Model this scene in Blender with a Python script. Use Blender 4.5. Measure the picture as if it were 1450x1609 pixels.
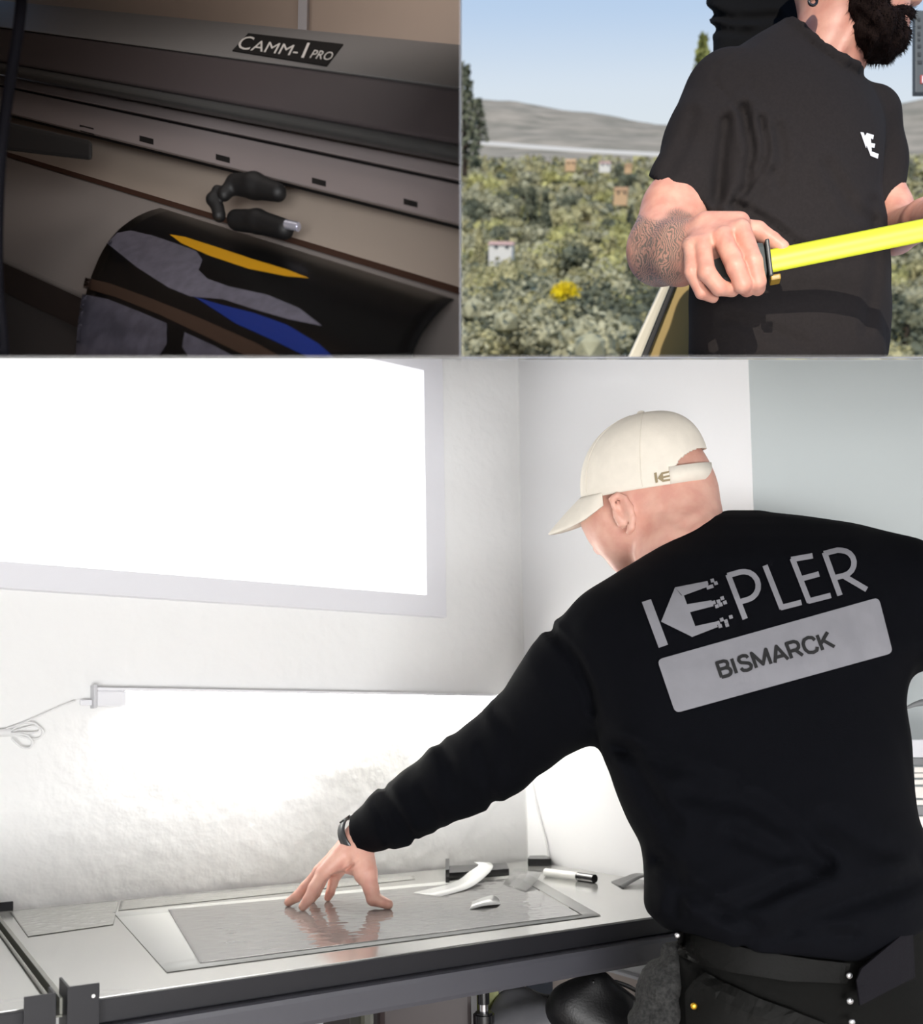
import bpy, bmesh, math, random
import numpy as np
from mathutils import Vector, Matrix, noise
from mathutils.bvhtree import BVHTree

for o in list(bpy.data.objects): bpy.data.objects.remove(o)
scene = bpy.context.scene
COL = scene.collection
random.seed(7); rng = np.random.default_rng(7)

# ------------------------------------------------------------------ camera
F = 1500.0; CX, CY = 725.0, 1080.0          # focal length and principal point in photograph pixels
EYE = Vector((0, 0, 1.12))
pitch = math.atan(90/1500); roll = 0.016
_w = Vector((0, math.cos(pitch), math.sin(pitch)))
_r0 = Vector((1, 0, 0)); _u0 = Vector((0, -math.sin(pitch), math.cos(pitch)))
CR = (_r0*math.cos(roll) - _u0*math.sin(roll)).normalized()
CU = (_r0*math.sin(roll) + _u0*math.cos(roll)).normalized()
CW = _w.normalized()
cam_d = bpy.data.cameras.new('camera'); cam = bpy.data.objects.new('camera', cam_d); COL.objects.link(cam)
cam.matrix_world = Matrix(((CR.x, CU.x, -CW.x, EYE.x), (CR.y, CU.y, -CW.y, EYE.y), (CR.z, CU.z, -CW.z, EYE.z), (0, 0, 0, 1)))
cam_d.sensor_width = 36; cam_d.lens = F/1609*36
cam_d.shift_y = (CY-804.5)/1609; cam_d.clip_start = 0.02; cam_d.clip_end = 6000
cam_d.dof.use_dof = True; cam_d.dof.focus_distance = 1.36; cam_d.dof.aperture_fstop = (cam_d.lens/1000)/0.006
scene.camera = cam
vs = scene.view_settings
vs.view_transform = 'Standard'; vs.look = 'None'; vs.gamma = 1; vs.exposure = 0; vs.use_curve_mapping = False

def D(px, py): return CR*((px-CX)/F) - CU*((py-CY)/F) + CW
def P(px, py, d): return EYE + D(px, py)*d
def on_plane(px, py, co, no):
    d = D(px, py); return EYE + d*((co-EYE).dot(no)/d.dot(no))

# frame of the hillside scene (upper right): level line at row 235
TY = D(1087, 235).normalized(); TX = (CR - TY*CR.dot(TY)).normalized(); TZ = TX.cross(TY).normalized()
def TL_(x, y, z): return EYE + TX*x + TY*y + TZ*z

# ------------------------------------------------------------------ sky, sun, added fill lights
def lin(c):
    return tuple(((v/255)/12.92 if v/255 <= 0.04045 else ((v/255+0.055)/1.055)**2.4) for v in c)
world = bpy.data.worlds.new('sky'); scene.world = world; world.use_nodes = True
nt = world.node_tree; nt.nodes.clear()
wo = nt.nodes.new('ShaderNodeOutputWorld'); bg = nt.nodes.new('ShaderNodeBackground')
tc = nt.nodes.new('ShaderNodeTexCoord'); dp = nt.nodes.new('ShaderNodeVectorMath'); dp.operation = 'DOT_PRODUCT'
dp.inputs[1].default_value = TZ
mr = nt.nodes.new('ShaderNodeMapRange'); mr.inputs[1].default_value = -1; mr.inputs[2].default_value = 1
cr = nt.nodes.new('ShaderNodeValToRGB')
e = cr.color_ramp.elements
e[0].position = 0.0; e[0].color = (*lin((150, 150, 130)), 1)
e[1].position = 1.0; e[1].color = (*lin((92, 140, 205)), 1)
for pos, c in ((0.47, (160, 160, 145)), (0.5, (222, 230, 234)), (0.525, (214, 226, 238)), (0.55, (188, 210, 236)), (0.59, (160, 191, 230))):
    k = e.new(pos); k.color = (*lin(c), 1)
nt.links.new(tc.outputs['Generated'], dp.inputs[0]); nt.links.new(dp.outputs['Value'], mr.inputs[0])
nt.links.new(mr.outputs[0], cr.inputs[0]); nt.links.new(cr.outputs[0], bg.inputs[0]); nt.links.new(bg.outputs[0], wo.inputs[0])
bg.inputs[1].default_value = 1.0

sd = bpy.data.lights.new('sun', 'SUN'); sd.energy = 3.5; sd.angle = 0.009; sd.color = (1.0, 0.93, 0.83)
sun = bpy.data.objects.new('sun', sd); COL.objects.link(sun)
sdir = (CW*1.0 + CR*0.20 - CU*0.42).normalized()
sun.rotation_mode = 'QUATERNION'; sun.rotation_quaternion = sdir.to_track_quat('-Z', 'Y')

def area(name, loc, target, sx, sy, energy, color=(1, 1, 1)):
    l = bpy.data.lights.new(name, 'AREA'); l.shape = 'RECTANGLE'; l.size = sx; l.size_y = sy; l.energy = energy; l.color = color
    o = bpy.data.objects.new(name, l); COL.objects.link(o); o.location = loc
    o.rotation_mode = 'QUATERNION'; o.rotation_quaternion = (Vector(target)-Vector(loc)).to_track_quat('-Z', 'Y'); return o
area('room_fill_light', (1.15, -0.9, 1.97), (0.15, 1.7, 1.2), 1.9, 0.8, 30)  # added fill behind the camera for the room's ambient light
area('low_fill_light', (0.40, -1.45, 0.52), (1.0, 1.9, 1.6), 1.6, 0.5, 80)  # added low fill lifting the shaded upper back wall
area('printer_bay_fill', P(400, -420, 0.80), P(430, 60, 1.2), 0.5, 0.15, 0.9, (1.0, 0.93, 0.88))  # added fill above the frame, brightens the printer bay

# ------------------------------------------------------------------ materials
MATS = {}
def mat(name, col, rough=0.6, metal=0.0, noise_amt=0.0, noise_scale=30, col2=None, bump=0.0, bump_scale=200, spec=0.5, sss=0.0,
        emit=None, emit_s=0.0, alpha=1.0, trans=0.0, coat=0.0, bump_dist=0.002, detail=4):
    if name in MATS: return MATS[name]
    m = bpy.data.materials.new(name); m.use_nodes = True; MATS[name] = m
    n = m.node_tree; b = n.nodes['Principled BSDF']
    c = (*lin(col), 1)
    b.inputs['Base Color'].default_value = c; b.inputs['Roughness'].default_value = rough; b.inputs['Metallic'].default_value = metal
    b.inputs['Specular IOR Level'].default_value = spec
    b.inputs['Coat Weight'].default_value = coat
    if alpha < 1: b.inputs['Alpha'].default_value = alpha
    if trans: b.inputs['Transmission Weight'].default_value = trans
    if sss:
        b.inputs['Subsurface Weight'].default_value = sss; b.inputs['Subsurface Radius'].default_value = (0.01, 0.004, 0.002)
    if emit: b.inputs['Emission Color'].default_value = (*lin(emit), 1); b.inputs['Emission Strength'].default_value = emit_s
    tcn = n.nodes.new('ShaderNodeTexCoord')
    if noise_amt or col2:
        nz = n.nodes.new('ShaderNodeTexNoise'); nz.inputs['Scale'].default_value = noise_scale; nz.inputs['Detail'].default_value = detail
        n.links.new(tcn.outputs['Object'], nz.inputs['Vector'])
        mx = n.nodes.new('ShaderNodeMix'); mx.data_type = 'RGBA'
        c2 = (*lin(col2), 1) if col2 else tuple(v*(1-noise_amt) for v in c[:3])+(1,)
        mx.inputs[6].default_value = c; mx.inputs[7].default_value = c2
        rp = n.nodes.new('ShaderNodeMapRange'); rp.inputs[1].default_value = 0.35; rp.inputs[2].default_value = 0.65
        n.links.new(nz.outputs[0], rp.inputs[0]); n.links.new(rp.outputs[0], mx.inputs[0]); n.links.new(mx.outputs[2], b.inputs['Base Color'])
    if bump:
        bz = n.nodes.new('ShaderNodeTexNoise'); bz.inputs['Scale'].default_value = bump_scale; bz.inputs['Detail'].default_value = 3
        n.links.new(tcn.outputs['Object'], bz.inputs['Vector'])
        bp = n.nodes.new('ShaderNodeBump'); bp.inputs['Strength'].default_value = bump; bp.inputs['Distance'].default_value = bump_dist
        n.links.new(bz.outputs[0], bp.inputs['Height']); n.links.new(bp.outputs[0], b.inputs['Normal'])
    return m

# ------------------------------------------------------------------ object helpers
def tag(o, label=None, cat=None, group=None, kind=None):
    if label: o['label'] = label
    if cat: o['category'] = cat
    if group: o['group'] = group
    if kind: o['kind'] = kind
    return o
def empty(name, loc=(0, 0, 0)):
    o = bpy.data.objects.new(name, None); COL.objects.link(o); o.location = loc; o.empty_display_size = 0.05; return o
def link(name, me, m=None, parent=None, smooth=False):
    o = bpy.data.objects.new(name, me); COL.objects.link(o)
    if m is not None and not len(me.materials): me.materials.append(m)
    if smooth:
        me.polygons.foreach_set('use_smooth', [True]*len(me.polygons)); me.update()
    if parent is not None:
        o.parent = parent; o.matrix_parent_inverse = Matrix.Translation(-parent.location)
    return o
def mesh(name, verts, faces, m=None, parent=None, smooth=False):
    me = bpy.data.meshes.new(name); me.from_pydata([tuple(v) for v in verts], [], faces); me.update()
    bm = bmesh.new(); bm.from_mesh(me); bmesh.ops.recalc_face_normals(bm, faces=bm.faces); bm.to_mesh(me); bm.free()
    return link(name, me, m, parent, smooth)
def bmobj(name, bm, m=None, parent=None, smooth=False):
    me = bpy.data.meshes.new(name); bmesh.ops.recalc_face_normals(bm, faces=bm.faces); bm.to_mesh(me); bm.free()
    return link(name, me, m, parent, smooth)
def hexa(name, p8, m=None, parent=None, bev=0.0):
    """p8: four bottom corners then four top corners, same order"""
    bm = bmesh.new(); vv = [bm.verts.new(p) for p in p8]
    for f in ((0, 1, 2, 3), (4, 5, 6, 7), (0, 1, 5, 4), (1, 2, 6, 5), (2, 3, 7, 6), (3, 0, 4, 7)): bm.faces.new([vv[i] for i in f])
    bmesh.ops.recalc_face_normals(bm, faces=bm.faces)
    if bev: bmesh.ops.bevel(bm, geom=list(bm.edges), offset=bev, segments=2, affect='EDGES', profile=0.6)
    return bmobj(name, bm, m, parent)
def obox(name, o, ax, ay, az, m=None, parent=None, bev=0.0):
    """box from corner o along three edge vectors"""
    return hexa(name, [o, o+ax, o+ax+ay, o+ay, o+az, o+ax+az, o+ax+ay+az, o+ay+az], m, parent, bev)
def slab(name, pts, off, m=None, parent=None, bev=0.0):
    """polygon extruded by a vector"""
    bm = bmesh.new(); a = [bm.verts.new(p) for p in pts]; b = [bm.verts.new(Vector(p)+off) for p in pts]; n = len(pts)
    bm.faces.new(a); bm.faces.new(b[::-1])
    for i in range(n): bm.faces.new((a[i], a[(i+1) % n], b[(i+1) % n], b[i]))
    bmesh.ops.recalc_face_normals(bm, faces=bm.faces)
    if bev: bmesh.ops.bevel(bm, geom=list(bm.edges), offset=bev, segments=2, affect='EDGES', profile=0.6)
    return bmobj(name, bm, m, parent)
def catmull(pts, n):
    pts = [Vector(p) for p in pts]; out = []
    for i in range(len(pts)-1):
        p0 = pts[max(i-1, 0)]; p1 = pts[i]; p2 = pts[i+1]; p3 = pts[min(i+2, len(pts)-1)]
        for k in range(n):
            t = k/n
            out.append(0.5*((2*p1)+(p2-p0)*t+(2*p0-5*p1+4*p2-p3)*t*t+(3*p1-p0-3*p2+p3)*t**3))
    out.append(pts[-1]); return out
def tube(name, pts, r, m=None, parent=None, seg=8, n=6, smoothpath=True, bm=None):
    path = catmull(pts, n) if smoothpath else [Vector(p) for p in pts]
    own = bm is None
    if own: bm = bmesh.new()
    rings = []; N = len(path); up = Vector((0.31, 0.22, 0.93)).normalized()
    for i, p in enumerate(path):
        t = (path[min(i+1, N-1)]-path[max(i-1, 0)]).normalized()
        a = t.cross(up)
        if a.length < 1e-3: a = t.cross(Vector((1, 0, 0)))
        a.normalize(); b = t.cross(a).normalized(); up = a.cross(t).normalized()
        rr = r(i/(N-1)) if callable(r) else r
        rings.append([bm.verts.new(p+(a*math.cos(q)+b*math.sin(q))*rr) for q in [2*math.pi*k/seg for k in range(seg)]])
    for i in range(N-1):
        for k in range(seg): bm.faces.new((rings[i][k], rings[i][(k+1) % seg], rings[i+1][(k+1) % seg], rings[i+1][k]))
    bm.faces.new(rings[0][::-1]); bm.faces.new(rings[-1])
    if own: return bmobj(name, bm, m, parent, True)
def cyl(name, a, b, r, m=None, parent=None, seg=16, r2=None, bev=0.0):
    a = Vector(a); b = Vector(b); t = (b-a).normalized(); s = t.cross(Vector((0, 0, 1)))
    if s.length < 1e-3: s = t.cross(Vector((1, 0, 0)))
    s.normalize(); q = t.cross(s); r2 = r if r2 is None else r2
    bm = bmesh.new()
    A = [bm.verts.new(a+(s*math.cos(x)+q*math.sin(x))*r) for x in [2*math.pi*k/seg for k in range(seg)]]
    B = [bm.verts.new(b+(s*math.cos(x)+q*math.sin(x))*r2) for x in [2*math.pi*k/seg for k in range(seg)]]
    for k in range(seg): bm.faces.new((A[k], A[(k+1) % seg], B[(k+1) % seg], B[k]))
    ca = bm.faces.new(A[::-1]); cb = bm.faces.new(B)
    if bev: bmesh.ops.bevel(bm, geom=list(ca.edges)+list(cb.edges), offset=bev, segments=2, affect='EDGES')
    o = bmobj(name, bm, m, parent, True)
    o.data.set_sharp_from_angle(angle=0.7) if hasattr(o.data, 'set_sharp_from_angle') else None
    return o
def clip(o, *planes):
    """cut an object's mesh (world coordinates) flush with the partition boards; keeps the side the normal points to"""
    bm = bmesh.new(); bm.from_mesh(o.data)
    for co, no in planes:
        res = bmesh.ops.bisect_plane(bm, geom=list(bm.verts)+list(bm.edges)+list(bm.faces), plane_co=co, plane_no=no, clear_inner=True, dist=1e-6)
        es = [g for g in res['geom_cut'] if isinstance(g, bmesh.types.BMEdge) and g.is_valid and len(g.link_faces) < 2]
        if es:
            try: bmesh.ops.edgeloop_fill(bm, edges=es)
            except Exception: pass
    bm.to_mesh(o.data); bm.free(); o.data.update(); return o
ROW = lambda y: (EYE, (D(0, y).cross(D(1450, y))).normalized())       # plane through one picture row
def plane_row(y, above=True):
    no = D(0, y).cross(D(1450, y)).normalized()
    if (no.dot(CU) > 0) != above: no = -no
    return (EYE, no)
def plane_col(x, right=True):
    no = D(x, 0).cross(D(x, 562)).normalized()
    if (no.dot(CR) > 0) != right: no = -no
    return (EYE, no)
UP_ROOM = plane_row(563, False); ABOVE = plane_row(561, True); LEFTOF = plane_col(723.2, False); RIGHTOF = plane_col(725.0, True)

# ------------------------------------------------------------------ distance-field modelling (bodies, cloth)
_er = np.array(CR); _eu = np.array(CU); _ew = np.array(CW); _eo = np.array(EYE)
class Field:
    def __init__(s, lo, hi, res):
        s.lo = np.array(lo, float); s.res = res
        s.n = np.maximum(2, np.ceil((np.array(hi)-s.lo)/res).astype(int)+1)
        g = [s.lo[i]+res*np.arange(s.n[i]) for i in range(3)]
        X, Y, Z = np.meshgrid(*g, indexing='ij'); s.p = np.stack([X.ravel(), Y.ravel(), Z.ravel()], 1).astype(np.float32)
        s.d = np.full(len(s.p), 9.0, np.float32)
        rel = s.p-_eo.astype(np.float32)
        s.dd = np.maximum(rel@_ew.astype(np.float32), 0.05)
        s.px = CX+F*(rel@_er.astype(np.float32))/s.dd; s.py = CY-F*(rel@_eu.astype(np.float32))/s.dd
    def add(s, v, k=0.0):
        if k <= 0: s.d = np.minimum(s.d, v)
        else:
            h = np.clip(0.5+0.5*(v-s.d)/k, 0, 1); s.d = v+(s.d-v)*h-k*h*(1-h)
    def sub(s, v, k=0.0):
        if k <= 0: s.d = np.maximum(s.d, -v)
        else:
            h = np.clip(0.5-0.5*(s.d+v)/k, 0, 1); s.d = s.d+(-v-s.d)*h+k*h*(1-h)
    def cut(s, v): s.d = np.maximum(s.d, v)
    def cone(s, a, b, r1, r2):
        a = np.array(a, np.float32); ba = np.array(b, np.float32)-a; pa = s.p-a
        t = np.clip(pa@ba/max(float(ba@ba), 1e-9), 0, 1)
        return np.linalg.norm(pa-t[:, None]*ba, axis=1)-(r1+t*(r2-r1))
    def chain(s, pts, k=0.004):
        d = None
        for (a, ra), (b, rb) in zip(pts[:-1], pts[1:]):
            v = s.cone(a, b, ra, rb)
            if d is None: d = v
            else:
                h = np.clip(0.5+0.5*(v-d)/k, 0, 1); d = v+(d-v)*h-k*h*(1-h)
        return d
    def ell(s, c, axes, radii):
        pa = s.p-np.array(c, np.float32); q = np.zeros(len(s.p), np.float32)
        for a, r in zip(axes, radii): q += (pa@np.array(a, np.float32)/r)**2
        return (np.sqrt(q)-1)*min(radii)
    def rows(s, rows, pw=2.5):
        """cross-sections along picture rows: (row, left, right, depth, half thickness)"""
        R = np.array(rows, float); cs = catmull([Vector((i, 0, 0)) for i in range(2)], 1)
        t = np.arange(len(R)); tt = np.linspace(0, len(R)-1, len(R)*6)
        def cr1(v):
            out = []
            for x in tt:
                i = min(int(x), len(R)-2); f = x-i; p0 = v[max(i-1, 0)]; p1 = v[i]; p2 = v[i+1]; p3 = v[min(i+2, len(R)-1)]
                out.append(0.5*(2*p1+(p2-p0)*f+(2*p0-5*p1+4*p2-p3)*f*f+(3*p1-p0-3*p2+p3)*f**3))
            return np.array(out)
        ys = np.interp(tt, t, R[:, 0]); L = cr1(R[:, 1]); Rr = cr1(R[:, 2]); dc = cr1(R[:, 3]); rd = np.maximum(cr1(R[:, 4]), 0.004)
        l = np.interp(s.py, ys, L); r = np.interp(s.py, ys, Rr); c = np.interp(s.py, ys, dc); h = np.interp(s.py, ys, rd)
        hw = np.maximum((r-l)/2, 2)
        q = (np.abs((s.px-(l+r)/2)/hw)**pw+np.abs((s.dd-c)/h)**pw)**(1/pw)
        d = (q-1)*np.minimum(hw*s.dd/F, h)
        d = np.maximum(d, (R[0, 0]-s.py)*s.dd/F); d = np.maximum(d, (s.py-R[-1, 0])*s.dd/F)
        return d.astype(np.float32)
    def crease(s, pts, amp, w):
        """a fold running along a line of picture points; positive digs in"""
        best = np.full(len(s.p), 1e9, np.float32)
        for (x0, y0), (x1, y1) in zip(pts[:-1], pts[1:]):
            dx, dy = x1-x0, y1-y0; t = np.clip(((s.px-x0)*dx+(s.py-y0)*dy)/(dx*dx+dy*dy+1e-6), 0, 1)
            best = np.minimum(best, (s.px-x0-t*dx)**2+(s.py-y0-t*dy)**2)
        near = np.abs(s.d) < 0.05
        s.d = s.d+np.where(near, amp*np.exp(-best/(w*w))-0.45*amp*np.exp(-(np.sqrt(best)-1.9*w)**2/(w*w)), 0).astype(np.float32)
    def ripple(s, amp, k, seed=0):
        r = np.random.default_rng(seed); v = np.zeros(len(s.p), np.float32)
        for i in range(5):
            kk = r.normal(size=3); kk *= k*(0.6+0.9*r.random())/np.linalg.norm(kk); v += np.sin(s.p@kk.astype(np.float32)+6.28*r.random()+1.3*np.sin(s.p@(kk[::-1]*0.6).astype(np.float32)))
        s.d = s.d+(v*amp/3).astype(np.float32)
    def mesh(s):
        V = s.d.reshape(s.n); ins = V < 0
        nx, ny, nz = s.n
        cnt = np.zeros((nx-1, ny-1, nz-1), np.int32); acc = np.zeros((nx-1, ny-1, nz-1, 3), np.float32)
        corner = [(i, j, k) for i in (0, 1) for j in (0, 1) for k in (0, 1)]
        sl = lambda c: tuple(slice(c[a], s.n[a]-1+c[a]) for a in range(3))
        for c in corner:
            for ax in range(3):
                if c[ax]: continue
                c2 = list(c); c2[ax] = 1
                a = V[sl(c)]; b = V[sl(c2)]; x = (a < 0) != (b < 0)
                t = np.where(x, a/np.where(x, a-b, 1), 0)
                cnt += x
                for q in range(3): acc[..., q] += np.where(x, c[q]+(t if q == ax else 0), 0)
        act = cnt > 0
        idx = np.full(act.shape, -1, np.int64); idx[act] = np.arange(act.sum())
        ijk = np.argwhere(act); v = (ijk+acc[act]/cnt[act][:, None])*s.res+s.lo
        faces = []
        for ax in range(3):
            a = [slice(None)]*3; b = [slice(None)]*3; a[ax] = slice(0, -1); b[ax] = slice(1, None)
            ch = ins[tuple(a)] != ins[tuple(b)]
            e = np.argwhere(ch)
            o1, o2 = [(1, 2), (2, 0), (0, 1)][ax]
            ok = (e[:, o1] > 0) & (e[:, o2] > 0) & (e[:, o1] < s.n[o1]-1) & (e[:, o2] < s.n[o2]-1); e = e[ok]
            q = []
            for d1, d2 in ((0, 0), (-1, 0), (-1, -1), (0, -1)):
                ee = e.copy(); ee[:, o1] += d1; ee[:, o2] += d2; q.append(idx[ee[:, 0], ee[:, 1], ee[:, 2]])
            q = np.stack(q, 1); flip = ~ins[tuple(e.T)]; q[flip] = q[flip][:, ::-1]; faces.append(q)
        f = np.concatenate(faces); f = f[(f >= 0).all(1)]
        return v, f
def relax(v, f, it=2, lam=0.5):
    for _ in range(it):
        s = np.zeros_like(v); c = np.zeros(len(v))
        for a, b in ((0, 1), (1, 2), (2, 3), (3, 0)):
            np.add.at(s, f[:, a], v[f[:, b]]); np.add.at(s, f[:, b], v[f[:, a]]); np.add.at(c, f[:, a], 1); np.add.at(c, f[:, b], 1)
        v = v+lam*(s/np.maximum(c, 1)[:, None]-v)
    return v
def fmesh(name, parts, m=None, parent=None, it=2):
    vs_, fs_ = [], []; n = 0
    for fl in parts:
        v, f = fl.mesh(); v = relax(v, f, it); vs_.append(v); fs_.append(f+n); n += len(v)
    v = np.concatenate(vs_); f = np.concatenate(fs_)
    me = bpy.data.meshes.new(name); me.vertices.add(len(v)); me.vertices.foreach_set('co', v.astype(np.float32).ravel())
    me.loops.add(f.size); me.loops.foreach_set('vertex_index', f.astype(np.int32).ravel())
    me.polygons.add(len(f)); me.polygons.foreach_set('loop_start', np.arange(0, f.size, 4, dtype=np.int32)); me.polygons.foreach_set('loop_total', np.full(len(f), 4, np.int32))
    me.update(calc_edges=True); me.validate()
    return link(name, me, m, parent, True)
def box_of(pts, pad):
    a = np.array([list(p) for p in pts]); return a.min(0)-pad, a.max(0)+pad
def bvh(o):
    me = o.data; return BVHTree.FromPolygons([v.co for v in me.vertices], [tuple(p.vertices) for p in me.polygons])
def pixpoly(name, polys, onto, off, m, parent, cuts=2, mapf=None):
    """flat print: polygons of picture points laid on a surface, following its folds"""
    bm = bmesh.new()
    for poly in polys:
        vv = [bm.verts.new((x, y, 0)) for x, y in poly]
        if len(vv) >= 3: bm.faces.new(vv)
    bmesh.ops.triangulate(bm, faces=bm.faces)
    for _ in range(cuts):
        bmesh.ops.subdivide_edges(bm, edges=[e for e in bm.edges if e.calc_length() > 5], cuts=1); bmesh.ops.triangulate(bm, faces=bm.faces)
    for v in bm.verts:
        x, y = v.co.x, v.co.y
        v.co = onto(x, y, off)
    me = bpy.data.meshes.new(name); bm.to_mesh(me); bm.free()
    return link(name, me, m, parent)
def hit_bvh(tree, fallback):
    last = [fallback]
    def fn(x, y, off):
        d = D(x, y); h = tree.ray_cast(EYE, d.normalized())
        if h[0] is None: t = last[0]
        else: t = (h[0]-EYE).dot(CW); last[0] = t
        return EYE+d*(t-off)
    return fn
def stroke(pts, w):
    """polyline as quads in picture pixels"""
    out = []
    for (x0, y0), (x1, y1) in zip(pts[:-1], pts[1:]):
        dx, dy = x1-x0, y1-y0; l = math.hypot(dx, dy); nx, ny = -dy/l*w/2, dx/l*w/2
        out.append([(x0+nx, y0+ny), (x1+nx, y1+ny), (x1-nx, y1-ny), (x0-nx, y0-ny)])
    return out
def text2d(body, offset=0.0, shear=0.0):
    c = bpy.data.curves.new('t', 'FONT'); c.body = body; c.offset = offset; c.shear = shear; c.resolution_u = 3
    o = bpy.data.objects.new('t', c); COL.objects.link(o)
    dg = bpy.context.evaluated_depsgraph_get(); me = o.evaluated_get(dg).to_mesh()
    v = np.array([list(q.co)[:2] for q in me.vertices]); polys = [[tuple(v[i]) for i in p.vertices] for p in me.polygons]
    bpy.data.objects.remove(o); lo = v.min(0); hi = v.max(0)
    return [[((x-lo[0])/(hi[0]-lo[0]), (y-lo[1])/(hi[1]-lo[1])) for x, y in p] for p in polys]
def quadmap(polys, tl, tr, br, bl):
    f = lambda u, v: tuple((bl[i]*(1-u)+br[i]*u)*(1-v)+(tl[i]*(1-u)+tr[i]*u)*v for i in (0, 1))
    return [[f(u, v) for u, v in p] for p in polys]

# ================================================================== THE WORKSHOP ROOM (lower picture)
_d1 = D(3150, 1131); EX = Vector((_d1.x, _d1.y, 0)).normalized(); NB = Vector((-EX.y, EX.x, 0)); Z = Vector((0, 0, 1))
ZT = 0.85
def S(s, t, z): return EX*s+NB*t+Z*z
def TB(px, py, off=0.0): return on_plane(px, py, Vector((0, 0, ZT+off)), Z)
BLc = TB(20, 1430); tB = BLc.dot(NB); tF = TB(500, 1517).dot(NB); sR = TB(855, 1357).dot(EX)
sL = TB(47, 1501).dot(EX); sN = TB(28, 1511).dot(EX)
tW = tB+0.015; sW = sR+0.012
def W(px, py, off=0.0): return on_plane(px, py, S(0, tW-off, 0), NB)
def WR(px, py, off=0.0): return on_plane(px, py, S(sW-off, 0, 0), EX)

plaster = mat('wall plaster', (238, 238, 237), 0.75, bump=0.55, bump_scale=26, bump_dist=0.006)
smoothw = mat('smooth wall paint', (236, 236, 237), 0.7, bump=0.05, bump_scale=60)
shadew = mat('shaded wall paint', (206, 213, 213), 0.7, bump=0.05, bump_scale=60)  # the wall's dimmer light is put into the paint as a tint
floor_m = mat('floor vinyl', (190, 180, 170), 0.5, noise_amt=0.15, noise_scale=12)
white_p = mat('white lacquer', (232, 232, 236), 0.35)
board_m = mat('partition board', (185, 185, 187), 0.7)

# rough plaster wall: real relief on a fine grid
def plaster_wall(name, s0, s1, t, z0, z1, m):
    nx = 300; nz = 170; V = []; Fc = []
    for j in range(nz+1):
        for i in range(nx+1):
            s = s0+(s1-s0)*i/nx; z = z0+(z1-z0)*j/nz
            q = noise.noise(Vector((s*34, z*34, 1.7)))*0.6+noise.noise(Vector((s*75, z*75, 4.1)))*0.5
            V.append(S(s, t-max(0.0, q-0.12)*0.0034, z))
    for j in range(nz):
        for i in range(nx):
            a = j*(nx+1)+i; Fc.append((a, a+1, a+nx+2, a+nx+1))
    n = len(V); B = [S(s0, t+0.09, z0), S(s1, t+0.09, z0), S(s1, t+0.09, z1), S(s0, t+0.09, z1)]
    V += B; Fc.append((n+3, n+2, n+1, n))
    edges = [([j*(nx+1) for j in range(nz+1)], n, n+3), ([j*(nx+1)+nx for j in range(nz+1)], n+1, n+2)]
    for ids, lo, hi in edges: Fc.append(tuple(ids)+(hi, lo))
    me = bpy.data.meshes.new(name); me.from_pydata([tuple(v) for v in V], [], Fc); me.update()
    return link(name, me, m, None, True)
wb = plaster_wall('wall_back', -0.62, sW, tW, 0.6, 2.3, plaster); clip(wb, UP_ROOM); tag(wb, kind='structure')
tag(wb, 'white rough plaster wall behind the work table', 'wall')
def h_top(d):
    return 0.47+(0.6-d)*(1.08/3.2) if d < 0.66 else 0.3435*d
def wall_poly(name, A, B, th, m, label, z0=0.0, n=30):
    pts = []; A = Vector(A); B = Vector(B)
    pts += [A+Z*z0, B+Z*z0]
    for i in range(n, -1, -1):
        q = A+(B-A)*(i/n); z = 1.5
        for _ in range(6):
            d = (q+Z*z-EYE).dot(CW); z = (h_top(d)-(q-EYE).dot(CU))/CU.z
        pts.append(q+Z*z)
    o = slab(name, pts, th, m); tag(o, label, 'wall', kind='structure'); return o
wl2 = wall_poly('wall_back_end', S(-2.0, tW, 0), S(-0.62, tW, 0), NB*0.09, smoothw, 'plain end of the back wall left of the work table')
wlow = obox('wall_back_base', S(-0.62, tW, 0), EX*(sW+0.62), NB*0.09, Z*0.6, smoothw); tag(wlow, 'lower part of the back wall under the work table', 'wall', kind='structure')
cR = WR(1180, 700); tR = cR.dot(NB)
wr = wall_poly('wall_right', S(sW, tW+0.09, 0), S(sW, tR, 0), EX*0.09, smoothw, 'smooth white wall at the right end of the work table')
wt = wall_poly('wall_return', S(sW+0.0005, tR-0.001, 0), S(2.9, tR-0.001, 0), NB*0.09, shadew, 'wall behind the man in the cap, tinted grey blue for shade')
wall_poly('wall_left', S(-2.0, tW, 0), S(-2.0, -2.3, 0), -EX*0.09, smoothw, 'white side wall left of the camera', n=40)
wall_poly('wall_far_right', S(2.9, tR, 0), S(2.9, -2.3, 0), EX*0.09, smoothw, 'white side wall right of the camera', n=40)
wall_poly('wall_rear', S(-2.0, -2.3, 0), S(2.9, -2.3, 0), -NB*0.09, smoothw, 'white wall behind the camera', n=40)
fl = slab('floor', [S(-2, -2.3, 0), S(2.9, -2.3, 0), S(2.9, tW, 0), S(-2, tW, 0)], -Z*0.05, floor_m); tag(fl, 'beige vinyl workshop floor', 'floor', kind='structure')
def Q(x, d, h): return EYE+CR*x+CW*d+CU*h
roof = slab('ceiling', [Q(-3.6, 0.6, 0.47), Q(3.6, 0.6, 0.47), Q(3.6, -3.0, 1.685), Q(-3.6, -3.0, 1.685)], CU*0.012, mat('white ceiling paint', (236, 236, 236), 0.8))
tag(roof, 'unseen ceiling sloped to keep the sun out of the workshop', 'ceiling', kind='structure')  # unseen slab, sloped to block sun here but not on the hillside man
def wedge(name, c, label):   # a thin board between two picture rows or columns, from near to far
    o = hexa(name, c, board_m); tag(o, label, 'partition', kind='structure'); return o
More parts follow.
